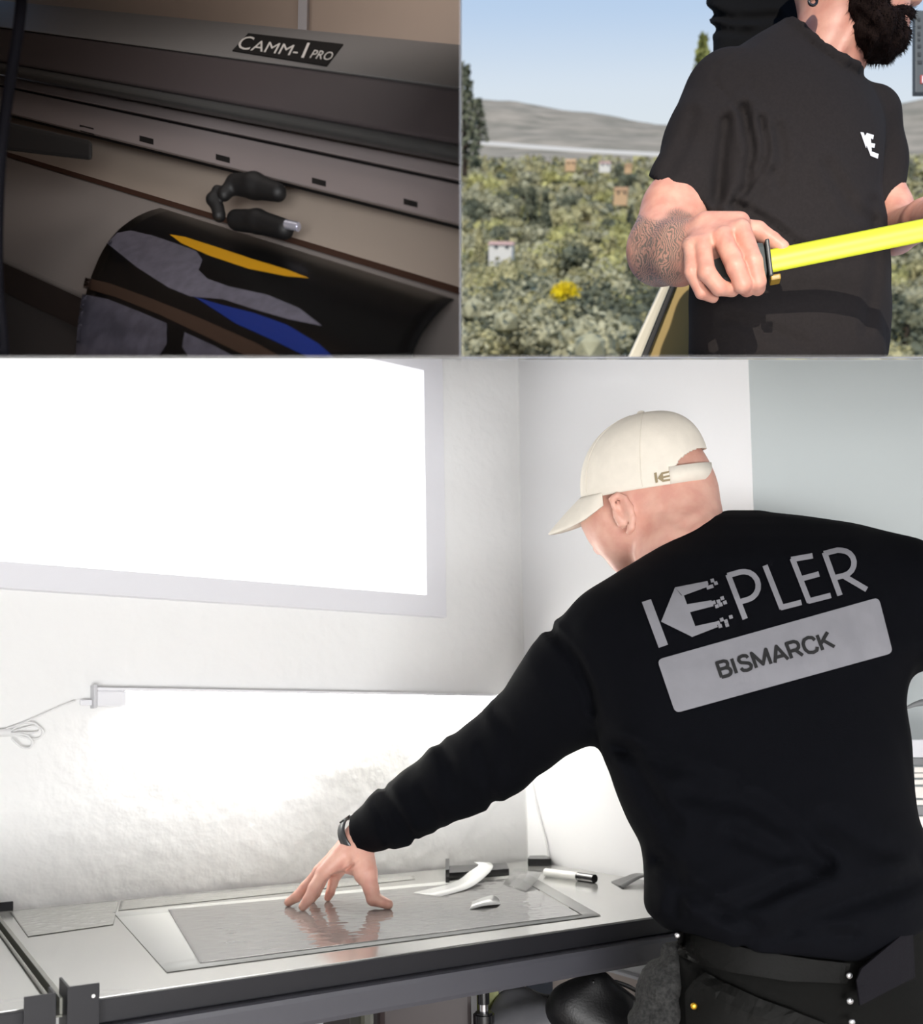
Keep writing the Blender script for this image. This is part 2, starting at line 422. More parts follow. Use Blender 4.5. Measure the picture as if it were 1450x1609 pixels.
def rowboard(name, x0, x1, d0, d1, label):
    wedge(name, [P(x0, 562.25, d0), P(x1, 562.25, d0), P(x1, 562.25, d1), P(x0, 562.25, d1), P(x0, 561.75, d0), P(x1, 561.75, d0), P(x1, 561.75, d1), P(x0, 561.75, d1)], label)
rowboard('ceiling_board', -500, 724, 0.50, 3.6, 'thin board between the workshop and the printer bay')
rowboard('ceiling_board', 724, 3000, 0.50, 3.6, 'thin board between the workshop and the hillside scene')
wedge('wall_partition', [P(723.8, 562, 0.6), P(724.2, 562, 0.6), P(724.2, 562, 1.75), P(723.8, 562, 1.75), P(723.8, -30, 0.6), P(724.2, -30, 0.6), P(724.2, -30, 1.75), P(723.8, -30, 1.75)],
      'thin upright board between the printer bay and the hillside scene')

# ---- lit window
wn = empty('window_1', W(695, 963)); tag(wn, 'large glowing frosted window in a plain white frame above the tube lamp', 'window', kind='structure')
so, si = W(691, 800).dot(EX), W(660.5, 760).dot(EX); sl_ = -0.60
zo, zi = W(350, 949).z, W(330, 911).z; zt_ = W(657, 587).z; zto = zt_+(zi-zo)
frame_m = mat('window frame white', (226, 226, 231), 0.4)
pane_m = mat('frosted lit pane', (250, 250, 250), 0.5, emit=(255, 255, 255), emit_s=1.6)
fw = lambda s0, s1, z0, z1, n: clip(obox(n, S(s0, tW-0.022, z0), EX*(s1-s0), NB*0.0235, Z*(z1-z0), frame_m, wn), UP_ROOM)
fw(sl_, so, zo, zi, 'frame_bar'); fw(si, so, zi, zt_, 'frame_bar'); fw(sl_, so, zt_, zto, 'frame_bar'); fw(sl_-0.05, sl_, zo, zto, 'frame_bar')
clip(obox('pane', S(sl_, tW-0.0135, zi), EX*(si-sl_), NB*0.008, Z*(zt_-zi), pane_m, wn), UP_ROOM)

# ---- tube lamp under the window with its cord
lamp = empty('tube_lamp', W(140, 1100)); tag(lamp, 'slim white tube lamp glowing on the plaster wall above the table', 'lamp')
s0, s1 = W(147, 1095).dot(EX), W(775, 1100).dot(EX); zl0, zl1 = W(300, 1112).z, W(300, 1084).z
tube_m = mat('glowing tube', (255, 255, 255), 0.4, emit=(255, 252, 244), emit_s=52)
sg = W(193, 1095).dot(EX)
obox('housing', S(s0, tW-0.030, zl1-0.006), EX*(s1-s0), NB*0.030, Z*0.006, white_p, lamp, 0.001)
obox('end_sleeve', S(s0, tW-0.032, zl0), EX*(sg-s0), NB*0.032, Z*(zl1-zl0-0.006), white_p, lamp, 0.003)
cyl('tube', S(sg, tW-0.016, (zl0+zl1)/2-0.002), S(s1-0.01, tW-0.016, (zl0+zl1)/2-0.002), 0.0115, tube_m, lamp)
obox('end_cap', S(s0-0.006, tW-0.036, zl0-0.003), EX*0.006, NB*0.036, Z*(zl1-zl0+0.008), mat('lamp cap grey', (196, 196, 200), 0.4), lamp, 0.0015)
obox('end_cap', S(s1-0.01, tW-0.034, zl0), EX*0.008, NB*0.034, Z*(zl1-zl0), white_p, lamp, 0.0015)
pl = obox('plug', S(s0-0.026, tW-0.022, zl0+0.002), EX*0.020, NB*0.012, Z*0.010, white_p, lamp, 0.002)
wp = lambda x, y, o=0.012: W(x, y, o)
cord_m = mat('white cord', (228, 228, 228), 0.45)
cd = bmesh.new()
tube('c', [wp(118, 1101), wp(90, 1112), wp(50, 1130), wp(20, 1142), wp(-5, 1150)], 0.0017, bm=cd)
for k, lp in enumerate(([(18, 1150), (40, 1143), (58, 1141), (67, 1149), (62, 1159), (48, 1161), (18, 1152)],
                        [(16, 1149), (36, 1137), (52, 1136), (62, 1144), (55, 1151), (16, 1151)],
                        [(16, 1152), (40, 1155), (50, 1164), (48, 1174), (36, 1175), (24, 1166), (18, 1160)])):
    tube('c', [wp(x, y, 0.010+0.004*k) for x, y in lp], 0.0017, bm=cd)
co = bmobj('lamp_cord', cd, cord_m, None, True)
tag(co, 'thin white power cord looped and bundled left of the tube lamp', 'cord')
cyl('cord_tie', wp(-6, 1152, 0.013), wp(17, 1151, 0.013), 0.007, cord_m, co, 10)

# ---- work table with metal top
dark_m = mat('dark powder coated steel', (26, 26, 30), 0.5, spec=0.3, bump=0.12, bump_scale=900, bump_dist=0.0004)
rail_m = mat('grey textured steel rail', (66, 66, 72), 0.38, bump=0.25, bump_scale=1100, bump_dist=0.0005)
top_m = mat('satin grey sheet metal', (190, 190, 186), 0.15, 0.55, noise_amt=0.08, noise_scale=4)
tb = empty('work_table', S((sL+sR)/2, (tB+tF)/2, 0)); tag(tb, 'long grey metal work table with a satin top under the tube lamp', 'table')
sJ = sL+0.001
obox('tabletop', S(sJ, tF, ZT-0.010), EX*(sR-sJ), NB*(tB-tF), Z*0.010, top_m, tb, 0.0008)
obox('front_edge', S(sJ, tF-0.006, ZT-0.0275), EX*(sR-sJ), NB*0.03, Z*0.0265, dark_m, tb, 0.002)
obox('front_rail', S(sJ, tF-0.022, ZT-0.066), EX*(sR-sJ), NB*0.04, Z*0.038, rail_m, tb, 0.007)
obox('back_rail', S(sJ, tB-0.04, ZT-0.06), EX*(sR-sJ), NB*0.035, Z*0.048, rail_m, tb, 0.003)
for ss in (sJ+0.004, sR-0.05):
    for t_ in (tF+0.005, tB-0.05):
        obox('leg', S(ss, t_, 0), EX*0.042, NB*0.042, Z*(ZT-0.012), dark_m, tb, 0.002)
obox('undershelf', S(sJ+0.01, tF+0.01, 0.47), EX*(sR-sJ-0.02), NB*(tB-tF-0.02), Z*0.02, rail_m, tb, 0.002)
sa = lambda px, t: on_plane(px, 1585, S(0, t, 0), NB).dot(EX)
tb_f = tF-0.024
b0, b1 = sa(105, tb_f), sa(155.5, tb_f); zbk = on_plane(130, 1547, S(0, tb_f, 0), NB).z
bm = obox('corner_bracket', S(b0, tb_f-0.003, 0.55), EX*(b1-b0), NB*0.003, Z*(zbk-0.55), dark_m, tb, 0.0006)
obox('bracket_flange', S(b0, tb_f, 0.55), EX*0.003, NB*0.05, Z*(zbk-0.55), dark_m, bm, 0.0006)
cyl('rivet', S(sa(145.5, tb_f), tb_f-0.004, on_plane(145, 1564, S(0, tb_f, 0), NB).z), S(sa(145.5, tb_f), tb_f-0.002, on_plane(145, 1564, S(0, tb_f, 0), NB).z), 0.0019, mat('bare metal', (220, 220, 220), 0.3, 0.8), bm, 12)
rb = on_plane(863, 1505+8, S(0, tF-0.022, 0), NB)

# neighbouring table at the left edge
t2 = empty('work_table', S(sN-0.4, (tB+tF)/2, 0)); tag(t2, 'second grey metal table cut off at the lower left corner, beside the channel', 'table')
obox('tabletop', S(sN-0.75, tF, ZT-0.010), EX*0.75, NB*(tB-tF), Z*0.010, top_m, t2, 0.0008)
obox('front_edge', S(sN-0.75, tF-0.006, ZT-0.0275), EX*0.75, NB*0.03, Z*0.0265, dark_m, t2, 0.002)
obox('front_rail', S(sN-0.75, tF-0.022, ZT-0.066), EX*0.75, NB*0.04, Z*0.038, rail_m, t2, 0.006)
for ss in (sN-0.74, sN-0.05):
    for t_ in (tF+0.005, tB-0.05): obox('leg', S(ss, t_, 0), EX*0.042, NB*0.042, Z*(ZT-0.012), dark_m, t2, 0.002)
c0, c1 = sa(37, tb_f), sa(87.5, tb_f); zb2 = on_plane(60, 1563, S(0, tb_f, 0), NB).z
bk = obox('corner_bracket', S(c0, tb_f-0.003, 0.55), EX*(c1-c0), NB*0.003, Z*(zb2-0.55), dark_m, t2, 0.0006)
obox('bracket_flange', S(c1-0.003, tb_f, 0.55), EX*0.003, NB*0.03, Z*(zb2-0.55), dark_m, bk, 0.0006)
e0, e1 = on_plane(-40, 1425, S(0, tB, 0), NB).dot(EX), on_plane(20.5, 1425, S(0, tB, 0), NB).dot(EX)
obox('back_bracket', S(e0, tB-0.004, ZT-0.03), EX*(e1-e0), NB*0.006, Z*(on_plane(10, 1417, S(0, tB, 0), NB).z-ZT+0.03), dark_m, t2, 0.001)
# channel between the two tables
ch_m = mat('channel aluminium', (120, 120, 112), 0.3, 0.5)
chn = empty('joint_channel', S((sL+sN)/2, (tB+tF)/2, ZT)); tag(chn, 'narrow open metal channel running between the two tables', 'channel')
obox('channel_floor', S(sN+0.001, tF+0.004, ZT-0.016), EX*(sL-sN-0.002), NB*(tB-tF-0.01), Z*0.002, ch_m, chn)
for a, w_ in ((sN+0.001, 0.003), (sL-0.007, 0.006)):
    obox('channel_lip', S(a, tF+0.004, ZT-0.014), EX*w_, NB*(tB-tF-0.01), Z*0.0185, ch_m, chn, 0.001)

# ---- films on the table
def sheet(name, pix, off, m, label, cat, bumps=0.0, th=0.0004, n=46, parent=None, seed=1):
    c = [TB(x, y, off) for x, y in pix]   # four corners: back-left, back-right, front-right, front-left
    V = []; Fc = []
    for j in range(n+1):
        for i in range(n+1):
            u, v = i/n, j/n; p = (c[0]*(1-u)+c[1]*u)*(1-v)+(c[3]*(1-u)+c[2]*u)*v
            if bumps:
                q = noise.noise(Vector((p.x*60, p.y*60, seed)))+0.6*noise.noise(Vector((p.x*130, p.y*130, seed+3)))
                ed = min(u, 1-u, v, 1-v)*12
                p = p+Z*max(0, q)*bumps*min(1, ed)
            V.append(p)
    for j in range(n):
        for i in range(n): a = j*(n+1)+i; Fc.append((a, a+1, a+n+2, a+n+1))
    o = mesh(name, V, Fc, m, parent, True)
    if o.data.polygons[0].normal.z < 0: o.data.flip_normals()
    md = o.modifiers.new('thickness', 'SOLIDIFY'); md.thickness = th; md.offset = -1
    if label: tag(o, label, cat)
    return o
backing_m = mat('pale backing sheet', (214, 215, 211), 0.22)
film_m = mat('clear tint film', (150, 149, 147), 0.05, bump=0.10, bump_scale=60, bump_dist=0.002, coat=0.3, alpha=0.8)
strip_m = mat('textured film strip', (150, 150, 146), 0.2, bump=0.4, bump_scale=90, bump_dist=0.002)
sheet('backing_sheet', [(178, 1433), (829, 1373), (944, 1438), (262, 1527)], 0.0012, backing_m, 'pale translucent backing sheet lying under the wrinkled tint film on the table', 'sheet', n=8)
sheet('tint_film', [(264, 1429), (815, 1379), (915, 1437), (314, 1513)], 0.0026, film_m, 'glossy grey tint film with bubbles pressed down by the spread fingertips', 'film', 0.0009, n=110)
sheet('film_strip', [(190, 1415.5), (650, 1376), (652, 1381), (186, 1430)], 0.0010, strip_m, 'narrow textured film strip along the wall behind the backing sheet', 'film', 0.0012, n=60, seed=9)
sheet('film_strip', [(16, 1432), (186, 1416), (178, 1452), (44, 1471)], 0.0012, strip_m, 'textured grey film strip along the wall at the left end of the table', 'film', 0.0015, n=60, seed=5)
# loose curled film and tools in the far corner
def curl(name, base, rise, m, label, cat, th=0.0006):
    """strip: list of (left pixel, right pixel, height over table)"""
    V = []; 
    A = catmull([TB(*a)+Z*h for a, b, h in base], 6); B = catmull([TB(*b)+Z*h for a, b, h in base], 6)
    for a, b in zip(A, B): V += [a, b]
    Fc = [(2*i, 2*i+1, 2*i+3, 2*i+2) for i in range(len(A)-1)]
    o = mesh(name, V, Fc, m, None, True); md = o.modifiers.new('thickness', 'SOLIDIFY'); md.thickness = th; md.offset = 0
    tag(o, label, cat); return o
gloss_white = mat('glossy liner', (236, 237, 235), 0.12)
curl('liner_curl', [((650, 1405), (690, 1412), 0.003), ((712, 1392), (738, 1400), 0.006), ((738, 1382), (765, 1388), 0.016), ((752, 1380), (775, 1382), 0.026), ((745, 1377), (770, 1378), 0.029)], 0,
     gloss_white, 'glossy white liner curling up beside the black squeegee', 'film')
clear_m = mat('clear film curl', (150, 150, 148), 0.06, alpha=0.55)
curl('film_curl', [((790, 1392), (825, 1404), 0.003), ((800, 1384), (842, 1394), 0.010), ((808, 1379), (850, 1386), 0.016), ((815, 1376), (852, 1380), 0.014)], 0,
     clear_m, 'clear film edge curling up near the white marker', 'film')
blob = curl('glare_bubble', [((738, 1432), (742, 1420), 0.0032), ((758, 1430), (760, 1416), 0.0065), ((775, 1428), (775, 1413), 0.0065), ((786, 1424), (784, 1416), 0.0032)], 0,
            gloss_white, 'small raised bubble coloured white for the glare on the tint film', 'film bubble')  # white colour stands in for glare on the film
black_gl = mat('black gloss plastic', (22, 22, 24), 0.22)
def tbox(name, px, z0, h, m, label, cat, bev=0.001):
    c = [TB(x, y) for x, y in px]; o = hexa(name, [p+Z*z0 for p in c]+[p+Z*(z0+h) for p in c], m, None, bev); tag(o, label, cat); return o
sq = tbox('squeegee', [(704, 1383), (800, 1376), (796, 1366), (706, 1371)], 0.0002, 0.014, black_gl, 'black squeegee lying near the wall behind the curled liner', 'squeegee')
tbox('squeegee_blade', [(700, 1388), (706, 1387.5), (706, 1368), (700, 1368.5)], 0.0002, 0.026, black_gl, '', '').parent = sq
mk = empty('marker_pen', TB(857, 1376)); tag(mk, 'white marker pen with a black cap beside the clear film', 'marker')
ma, mb_, mc = TB(857, 1377)+Z*0.0085, TB(908, 1384)+Z*0.0085, TB(935, 1388)+Z*0.0085
cyl('barrel', ma, mb_, 0.0080, mat('marker white', (240, 240, 236), 0.3), mk, 16, bev=0.001)
cyl('cap', mb_, mc, 0.0085, black_gl, mk, 16, bev=0.001)
bx = tbox('power_adapter', [(829, 1361), (866, 1361), (862, 1355), (832, 1355.5)], 0.0002, 0.016, black_gl, 'small black adapter box in the far corner of the table', 'adapter')
cordw = tube('wall_cord', [WR(862, 1352, 0.006), WR(857, 1320, 0.006), WR(846, 1280, 0.006), WR(838, 1245, 0.006), WR(833, 1200, 0.006)], 0.0018, cord_m)
tag(cordw, 'thin white cable rising along the wall from the black adapter box', 'cable')
curl('black_film_scrap', [((960, 1386), (978, 1397), 0.001), ((980, 1384), (995, 1392), 0.007), ((998, 1382), (1012, 1388), 0.012), ((1014, 1381), (1030, 1386), 0.010)], 0,
     black_gl, 'black glossy film scrap curling at the table end beside the man', 'film')

# ---- things under the table
def IT(px, py, d): return P(px, py, d)
beige = mat('beige paint', (205, 192, 184), 0.6)
zb = WR(960, 1523).z
bs = obox('trim_1', S(sW-0.014, tR+0.001, 0), EX*0.0135, NB*(tW-tR-0.002), Z*zb, beige); tag(bs, 'beige lower wall panel seen under the table end', 'wall panel', kind='structure')
obox('top_lip', S(sW-0.018, tR+0.001, zb), EX*0.0175, NB*(tW-tR-0.002), Z*0.006, white_p, bs)
ub = 0.492
def shelfbox(name, px0, px1, ytop, d, depth, m, label, cat, bev=0.004):
    a = P(px0, ytop, d); b = P(px1, ytop, d); z1 = (a.z+b.z)/2; a.z = b.z = ub; dv = NB*depth
    o = obox(name, a, b-a, dv, Z*(z1-ub), m, None, bev); tag(o, label, cat); return o
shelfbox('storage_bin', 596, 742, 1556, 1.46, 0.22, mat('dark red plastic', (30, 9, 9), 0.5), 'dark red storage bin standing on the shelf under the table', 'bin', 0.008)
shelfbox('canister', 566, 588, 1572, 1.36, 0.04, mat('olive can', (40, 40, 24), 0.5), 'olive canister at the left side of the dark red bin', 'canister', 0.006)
shelfbox('binder', 828, 868, 1516, 1.72, 0.05, mat('blue grey card', (118, 128, 148), 0.6), 'blue grey binder standing upright behind the plastic bag', 'binder', 0.002)
shelfbox('binder', 812, 826, 1518, 1.72, 0.05, mat('cream card', (190, 182, 166), 0.6), 'cream coloured binder standing beside the blue grey binder', 'binder', 0.002)
shelfbox('folder', 764, 783, 1531, 1.52, 0.03, mat('yellow green tape', (104, 108, 40), 0.5), 'yellow green folder tip peeking out right under the table rail', 'folder', 0.001)
bt = empty('spray_bottle', P(760, 1600, 1.42)); tag(bt, 'dark bottle with a chrome neck between the red bin and the plastic bag', 'bottle')
pb = P(760, 1590, 1.42); cyl('body', Vector((pb.x, pb.y, ub)), pb, 0.016, black_gl, bt, 16, bev=0.003)
cyl('neck', pb, pb+Z*0.012, 0.007, mat('chrome', (210, 210, 215), 0.15, 1.0), bt, 14); cyl('cap', pb+Z*0.012, pb+Z*0.03, 0.009, black_gl, bt, 14)
# crumpled plastic bag, black power tool bag
def lumpy(name, c, rad, m, label, cat, amp=0.01, k=40, seed=1, res=0.006, extra=None, ax=(CR, CU, CW)):
    lo, hi = box_of([c-CR*rad[0]*1.5-CW*rad[2]*1.5-CU*rad[1]*1.5, c+CR*rad[0]*1.5+CW*rad[2]*1.5+CU*rad[1]*1.5], 0.03)
    f = Field(lo, hi, res); f.add(f.ell(c, ax, rad))
    if extra: extra(f)
    f.ripple(amp, k, seed); o = fmesh(name, [f], m); tag(o, label, cat); return o
lumpy('plastic_bag', P(850, 1612, 1.50), (0.085, 0.055, 0.06), mat('grey plastic film', (92, 92, 96), 0.25, alpha=0.92, bump=0.4, bump_scale=60), 'crumpled grey plastic bag under the table rail', 'bag', 0.012, 60, 3)
def bagx(f):
    f.add(f.cone(P(895, 1580, 1.46), P(935, 1550, 1.46), 0.035, 0.02), 0.02); f.add(f.cone(P(935, 1550, 1.46), P(965, 1600, 1.46), 0.02, 0.04), 0.02)
lumpy('tool_bag', P(925, 1600, 1.46), (0.07, 0.045, 0.045), mat('black nylon', (16, 16, 18), 0.45, bump=0.2, bump_scale=300), 'black padded tool bag under the table end with cables behind it', 'bag', 0.004, 55, 5, extra=bagx)
blk = mat('black cable', (14, 14, 15), 0.4)
for k, pts in enumerate(([(930, 1543), (960, 1542), (985, 1549), (1010, 1563), (1030, 1575)], [(955, 1588), (980, 1584), (1000, 1592), (1012, 1600), (1025, 1612)])):
    o = tube('cable', [P(x, y, 1.44+0.02*i) for i, (x, y) in enumerate(pts)], 0.0034, blk)
    tag(o, ['upper black cable arching from the tool bag towards the man', 'lower black cable leaving the tool bag near the floor panel'][k], 'cable')

# ---- white rack glimpsed right of the man
rk = empty('slatted_rack', WR(1440, 1300)); tag(rk, 'white slatted rack glimpsed at the right edge beside the man', 'rack')
rd = 1.62
def RB(x0, x1, y0, y1, d, m, n, bev=0.002): return hexa(n, [P(x0, y1, d), P(x1, y1, d), P(x1, y1, d+0.12), P(x0, y1, d+0.12), P(x0, y0, d), P(x1, y0, d), P(x1, y0, d+0.12), P(x0, y0, d+0.12)], m, rk, bev)
wsl = mat('white slats', (238, 234, 228), 0.5); gsl = mat('grey slats', (128, 130, 132), 0.5)
RB(1424, 1640, 1162, 1190, rd, mat('rack shelf pale', (226, 226, 232), 0.5), 'shelf'); RB(1433, 1640, 1191, 1203, rd+0.01, gsl, 'grey_slat')
for y0, y1 in ((1205, 1214), (1215, 1222), (1225, 1233), (1236, 1254), (1257, 1265)): RB(1436, 1640, y0, y1, rd, wsl, 'slat')
RB(1437, 1640, 1266, 1282, rd+0.01, gsl, 'grey_slat'); RB(1440, 1640, 1283, 1310, rd, wsl, 'slat'); RB(1520, 1545, 1310, 1700, rd, wsl, 'post')
st = tube('hanging_strap', [P(1423, 1113, 1.6), P(1440, 1106, 1.6), P(1460, 1103, 1.6), P(1490, 1106, 1.62)], lambda t: 0.002+0.004*min(1, t*2), gsl)
tag(st, 'grey strap hanging against the wall above the white rack', 'strap')

# ================================================================== MAN IN THE CAP (lower picture)
def skin_mat(name, col, col2, rough=0.45):
    m = mat(name, col, rough, col2=col2, noise_scale=45, bump=0.15, bump_scale=500, bump_dist=0.0006, sss=0.12, spec=0.4); return m
skin1 = skin_mat('fair skin', (226, 178, 160), (216, 160, 144))
navy = mat('black navy cotton', (7, 8, 13), 0.9, noise_amt=0.2, noise_scale=300, bump=0.25, bump_scale=700, bump_dist=0.0006, spec=0.08)
trous_m = mat('black work trousers', (13, 13, 12), 0.85, bump=0.3, bump_scale=500, bump_dist=0.0008, spec=0.1)

# -- left hand pressing on the film
tips = {'i': TB(476, 1431, 0.003), 'm': TB(453, 1424, 0.003), 'r': TB(491, 1418, 0.003), 'p': TB(515, 1416, 0.003), 't': TB(613, 1428, 0.003)}
up = lambda v, r: v+Z*r
HL = []
wr_c = P(566, 1316, 1.625)
mcp = {'i': P(507, 1372, 1.595), 'm': P(503, 1369, 1.620), 'r': P(512, 1370, 1.645), 'p': P(528, 1373, 1.665)}
lo, hi = box_of(list(tips.values())+[wr_c, P(600, 1290, 1.60)], 0.03)
f = Field(lo, hi, 0.0016)
f.add(f.cone(P(590, 1290, 1.60), wr_c, 0.029, 0.026))
for k, r in (('i', 0.0125), ('m', 0.0125), ('r', 0.012), ('p', 0.011)):
    f.add(f.cone(wr_c, mcp[k], 0.021, r), 0.012)
def finger(tip, base, p1, p2, r):
    f.add(f.chain([(base, r*1.18), (p1, r*1.06), (p2, r*0.95), (up(tip, r*0.72), r*0.80)], 0.003), 0.004)
finger(tips['i'], mcp['i'], P(493, 1395, 1.578), P(484, 1414, 1.566), 0.0092)
finger(tips['m'], mcp['m'], P(480, 1394, 1.612), P(465, 1410, 1.604), 0.0090)
finger(tips['r'], mcp['r'], P(503, 1388, 1.640), P(496, 1404, 1.640), 0.0086)
finger(tips['p'], mcp['p'], P(523, 1388, 1.660), P(519, 1402, 1.655), 0.0080)
# thumb ball and thumb
f.add(f.cone(P(568, 1340, 1.605), P(574, 1372, 1.590), 0.021, 0.0200), 0.012)
f.add(f.chain([(P(576, 1372, 1.588), 0.0165), (P(583, 1396, 1.582), 0.0125), (P(587, 1412, 1.580), 0.0115), (up(tips['t'], 0.0075)+EX*-0.004, 0.0085)], 0.005), 0.006)
f.add(f.cone(P(538, 1352, 1.625), P(560, 1362, 1.615), 0.019, 0.016), 0.012)
f.crease([(520, 1376), (538, 1371), (556, 1358)], 0.0016, 2.2); f.crease([(545, 1366), (562, 1352)], 0.0012, 2.0)
hand_f = f
# -- head and neck
f = Field(*box_of([P(880, 640, 1.40), P(1150, 920, 1.40), P(880, 640, 1.60), P(1150, 920, 1.60), P(1000, 800, 1.28)], 0.0), 0.0034)
hF = (P(905, 800, 1.475)-P(1118, 752, 1.425)).normalized(); hU = (CU-hF*CU.dot(hF)).normalized(); hS = hF.cross(hU).normalized()
if hS.dot(CW) > 0: hS = -hS            # hS points towards the camera
HC = P(1017, 768, 1.465)
f.add(f.ell(HC, (hF, hU, hS), (0.098, 0.098, 0.076)))
f.add(f.ell(P(975, 818, 1.478), (hF, hU, hS), (0.055, 0.052, 0.060)), 0.03)      # cheek and brow
f.add(f.cone(P(985, 838, 1.475), P(990, 876, 1.487), 0.040, 0.030), 0.03)        # jaw
f.add(f.chain([(P(948, 838, 1.505), 0.008), (P(942, 862, 1.513), 0.010)], 0.004), 0.010)   # nose, turned away
f.add(f.ell(P(930, 822, 1.50), (hF, hU, hS), (0.012, 0.010, 0.030)), 0.012)       # brow ridge
f.add(f.ell(P(972, 882, 1.505), (hF, hU, hS), (0.010, 0.006, 0.018)), 0.008)      # lips
f.add(f.cone(P(1060, 795, 1.445), P(1085, 890, 1.400), 0.0610, 0.068), 0.03)     # neck
f.add(f.cone(P(1085, 890, 1.400), P(1130, 960, 1.375), 0.068, 0.10), 0.03)
f.crease([(1040, 800), (1075, 830), (1120, 800)], 0.0015, 6)
# ear: plate, rim and lobe on the camera side
def E(x, y, d): return P(x, y, d)
ed = 1.392
f.add(f.ell(E(978, 806, ed+0.006), (CR, CU, CW), (0.013, 0.024, 0.007)), 0.004)
f.sub(f.ell(E(977, 803, ed-0.006), (CR, CU, CW), (0.007, 0.014, 0.008)), 0.003)
f.add(f.chain([(E(964, 796, ed), 0.0040), (E(961, 784, ed), 0.0042), (E(970, 778, ed-0.003), 0.0045), (E(982, 783, ed-0.006), 0.0048), (E(990, 797, ed-0.008), 0.0052), (E(994, 814, ed-0.007), 0.0050), (E(992, 829, ed-0.003), 0.0055), (E(988, 836, ed), 0.0050)], 0.004), 0.0025)
f.add(f.chain([(E(975, 790, ed-0.002), 0.0028), (E(984, 802, ed-0.003), 0.0030), (E(985, 817, ed-0.002), 0.0030)], 0.003), 0.002)
f.add(f.cone(E(966, 806, ed+0.002), E(978, 822, ed+0.002), 0.0045, 0.004), 0.004)
head_f = f
# -- covered trunk and arm so the body is whole under the clothes
f = Field(*box_of([P(560, 880, 1.3), P(560, 1330, 1.66), P(1640, 880, 1.3), P(1640, 1230, 1.52), P(1500, 1640, 1.2)], 0.06), 0.012)
f.add(f.cone(P(1120, 930, 1.38), P(1240, 1500, 1.27), 0.085, 0.085)); f.add(f.cone(P(960, 1040, 1.37), P(1420, 950, 1.34), 0.05, 0.05), 0.03)
f.add(f.chain([(P(905, 1085, 1.36), 0.045), (P(760, 1200, 1.46), 0.036), (P(580, 1300, 1.60), 0.022)], 0.01), 0.02)
f.add(f.chain([(P(1410, 945, 1.345), 0.045), (P(1585, 1005, 1.33), 0.038), (P(1590, 1190, 1.50), 0.024)], 0.01), 0.02)
trunk_f = f
f = Field(*box_of([P(1540, 1170, 1.48), P(1630, 1310, 1.62)], 0.05), 0.0028)      # right hand, relaxed beside the rack
f.add(f.cone(P(1590, 1180, 1.49), P(1585, 1222, 1.53), 0.026, 0.026)); f.add(f.cone(P(1585, 1222, 1.53), P(1580, 1262, 1.555), 0.028, 0.030), 0.012)
for q in range(4): f.add(f.chain([(P(1566+11*q, 1268, 1.555), 0.0105), (P(1562+12*q, 1296, 1.555), 0.0095), (P(1564+12*q, 1312-abs(q-1)*3, 1.54), 0.0085), (P(1568+11*q, 1318-abs(q-1)*4, 1.522), 0.0080)], 0.003), 0.003)
f.add(f.chain([(P(1574, 1235, 1.53), 0.015), (P(1556, 1258, 1.52), 0.012), (P(1555, 1284, 1.51), 0.0095)], 0.003), 0.006)
rhand_f = f
man = fmesh('person', [hand_f, head_f, trunk_f, rhand_f], skin1)
tag(man, 'man in cream cap and black long sleeved shirt leaning over the table', 'person')

# -- shirt
rows = [(802, 1142, 1196, 1.405, 0.02), (810, 1112, 1262, 1.40, 0.05), (822, 1088, 1345, 1.395, 0.075), (845, 1056, 1428, 1.385, 0.10), (870, 1018, 1470, 1.375, 0.115), (895, 974, 1490, 1.37, 0.122),
        (935, 912, 1496, 1.355, 0.128), (975, 884, 1492, 1.345, 0.132), (1015, 890, 1478, 1.335, 0.135), (1050, 905, 1440, 1.325, 0.136), (1100, 925, 1425, 1.315, 0.138), (1165, 945, 1431, 1.30, 0.14), (1220, 960, 1435, 1.285, 0.142), (1285, 985, 1444, 1.27, 0.145),
        (1345, 1013, 1460, 1.255, 0.15), (1400, 1011, 1474, 1.245, 0.155), (1430, 1014, 1480, 1.24, 0.155), (1455, 1040, 1482, 1.24, 0.15), (1500, 1075, 1478, 1.24, 0.14), (1525, 1100, 1460, 1.24, 0.13)]
f = Field(*box_of([P(540, 790, 1.45), P(540, 1340, 1.66), P(1670, 900, 1.30), P(1660, 1240, 1.52), P(1480, 1530, 1.08), P(1250, 1530, 1.42), P(1250, 790, 1.55)], 0.03), 0.0055)
f.add(f.rows(rows, 2.6))
arm = [(903, 1078, 1.370, 0.086), (828, 1146, 1.425, 0.064), (780, 1187, 1.460, 0.064), (722, 1221, 1.500, 0.062), (664, 1256, 1.540, 0.0535), (620, 1283, 1.575, 0.049), (577, 1305, 1.612, 0.0385)]
f.add(f.chain([(P(x, y, d), r) for x, y, d, r in arm], 0.012), 0.03)
rarm = [(1410, 945, 1.345, 0.086), (1490, 965, 1.33, 0.074), (1585, 1005, 1.33, 0.066), (1610, 1110, 1.42, 0.055), (1590, 1190, 1.50, 0.042)]
f.add(f.chain([(P(x, y, d), r) for x, y, d, r in rarm], 0.012), 0.03)
f.cut(((f.py-np.interp(f.px, [1000, 1030, 1065, 1120, 1200, 1280, 1345, 1400, 1450, 1500], [1440, 1452, 1462, 1476, 1493, 1505, 1512, 1495, 1462, 1450]))*f.dd/F).astype(np.float32)*0.8)
axw = (P(577, 1305, 1.612)-P(620, 1283, 1.575)).normalized(); pc = P(572, 1308, 1.618)
f.cut(((f.p-np.array(pc, np.float32))@np.array(axw, np.float32)))
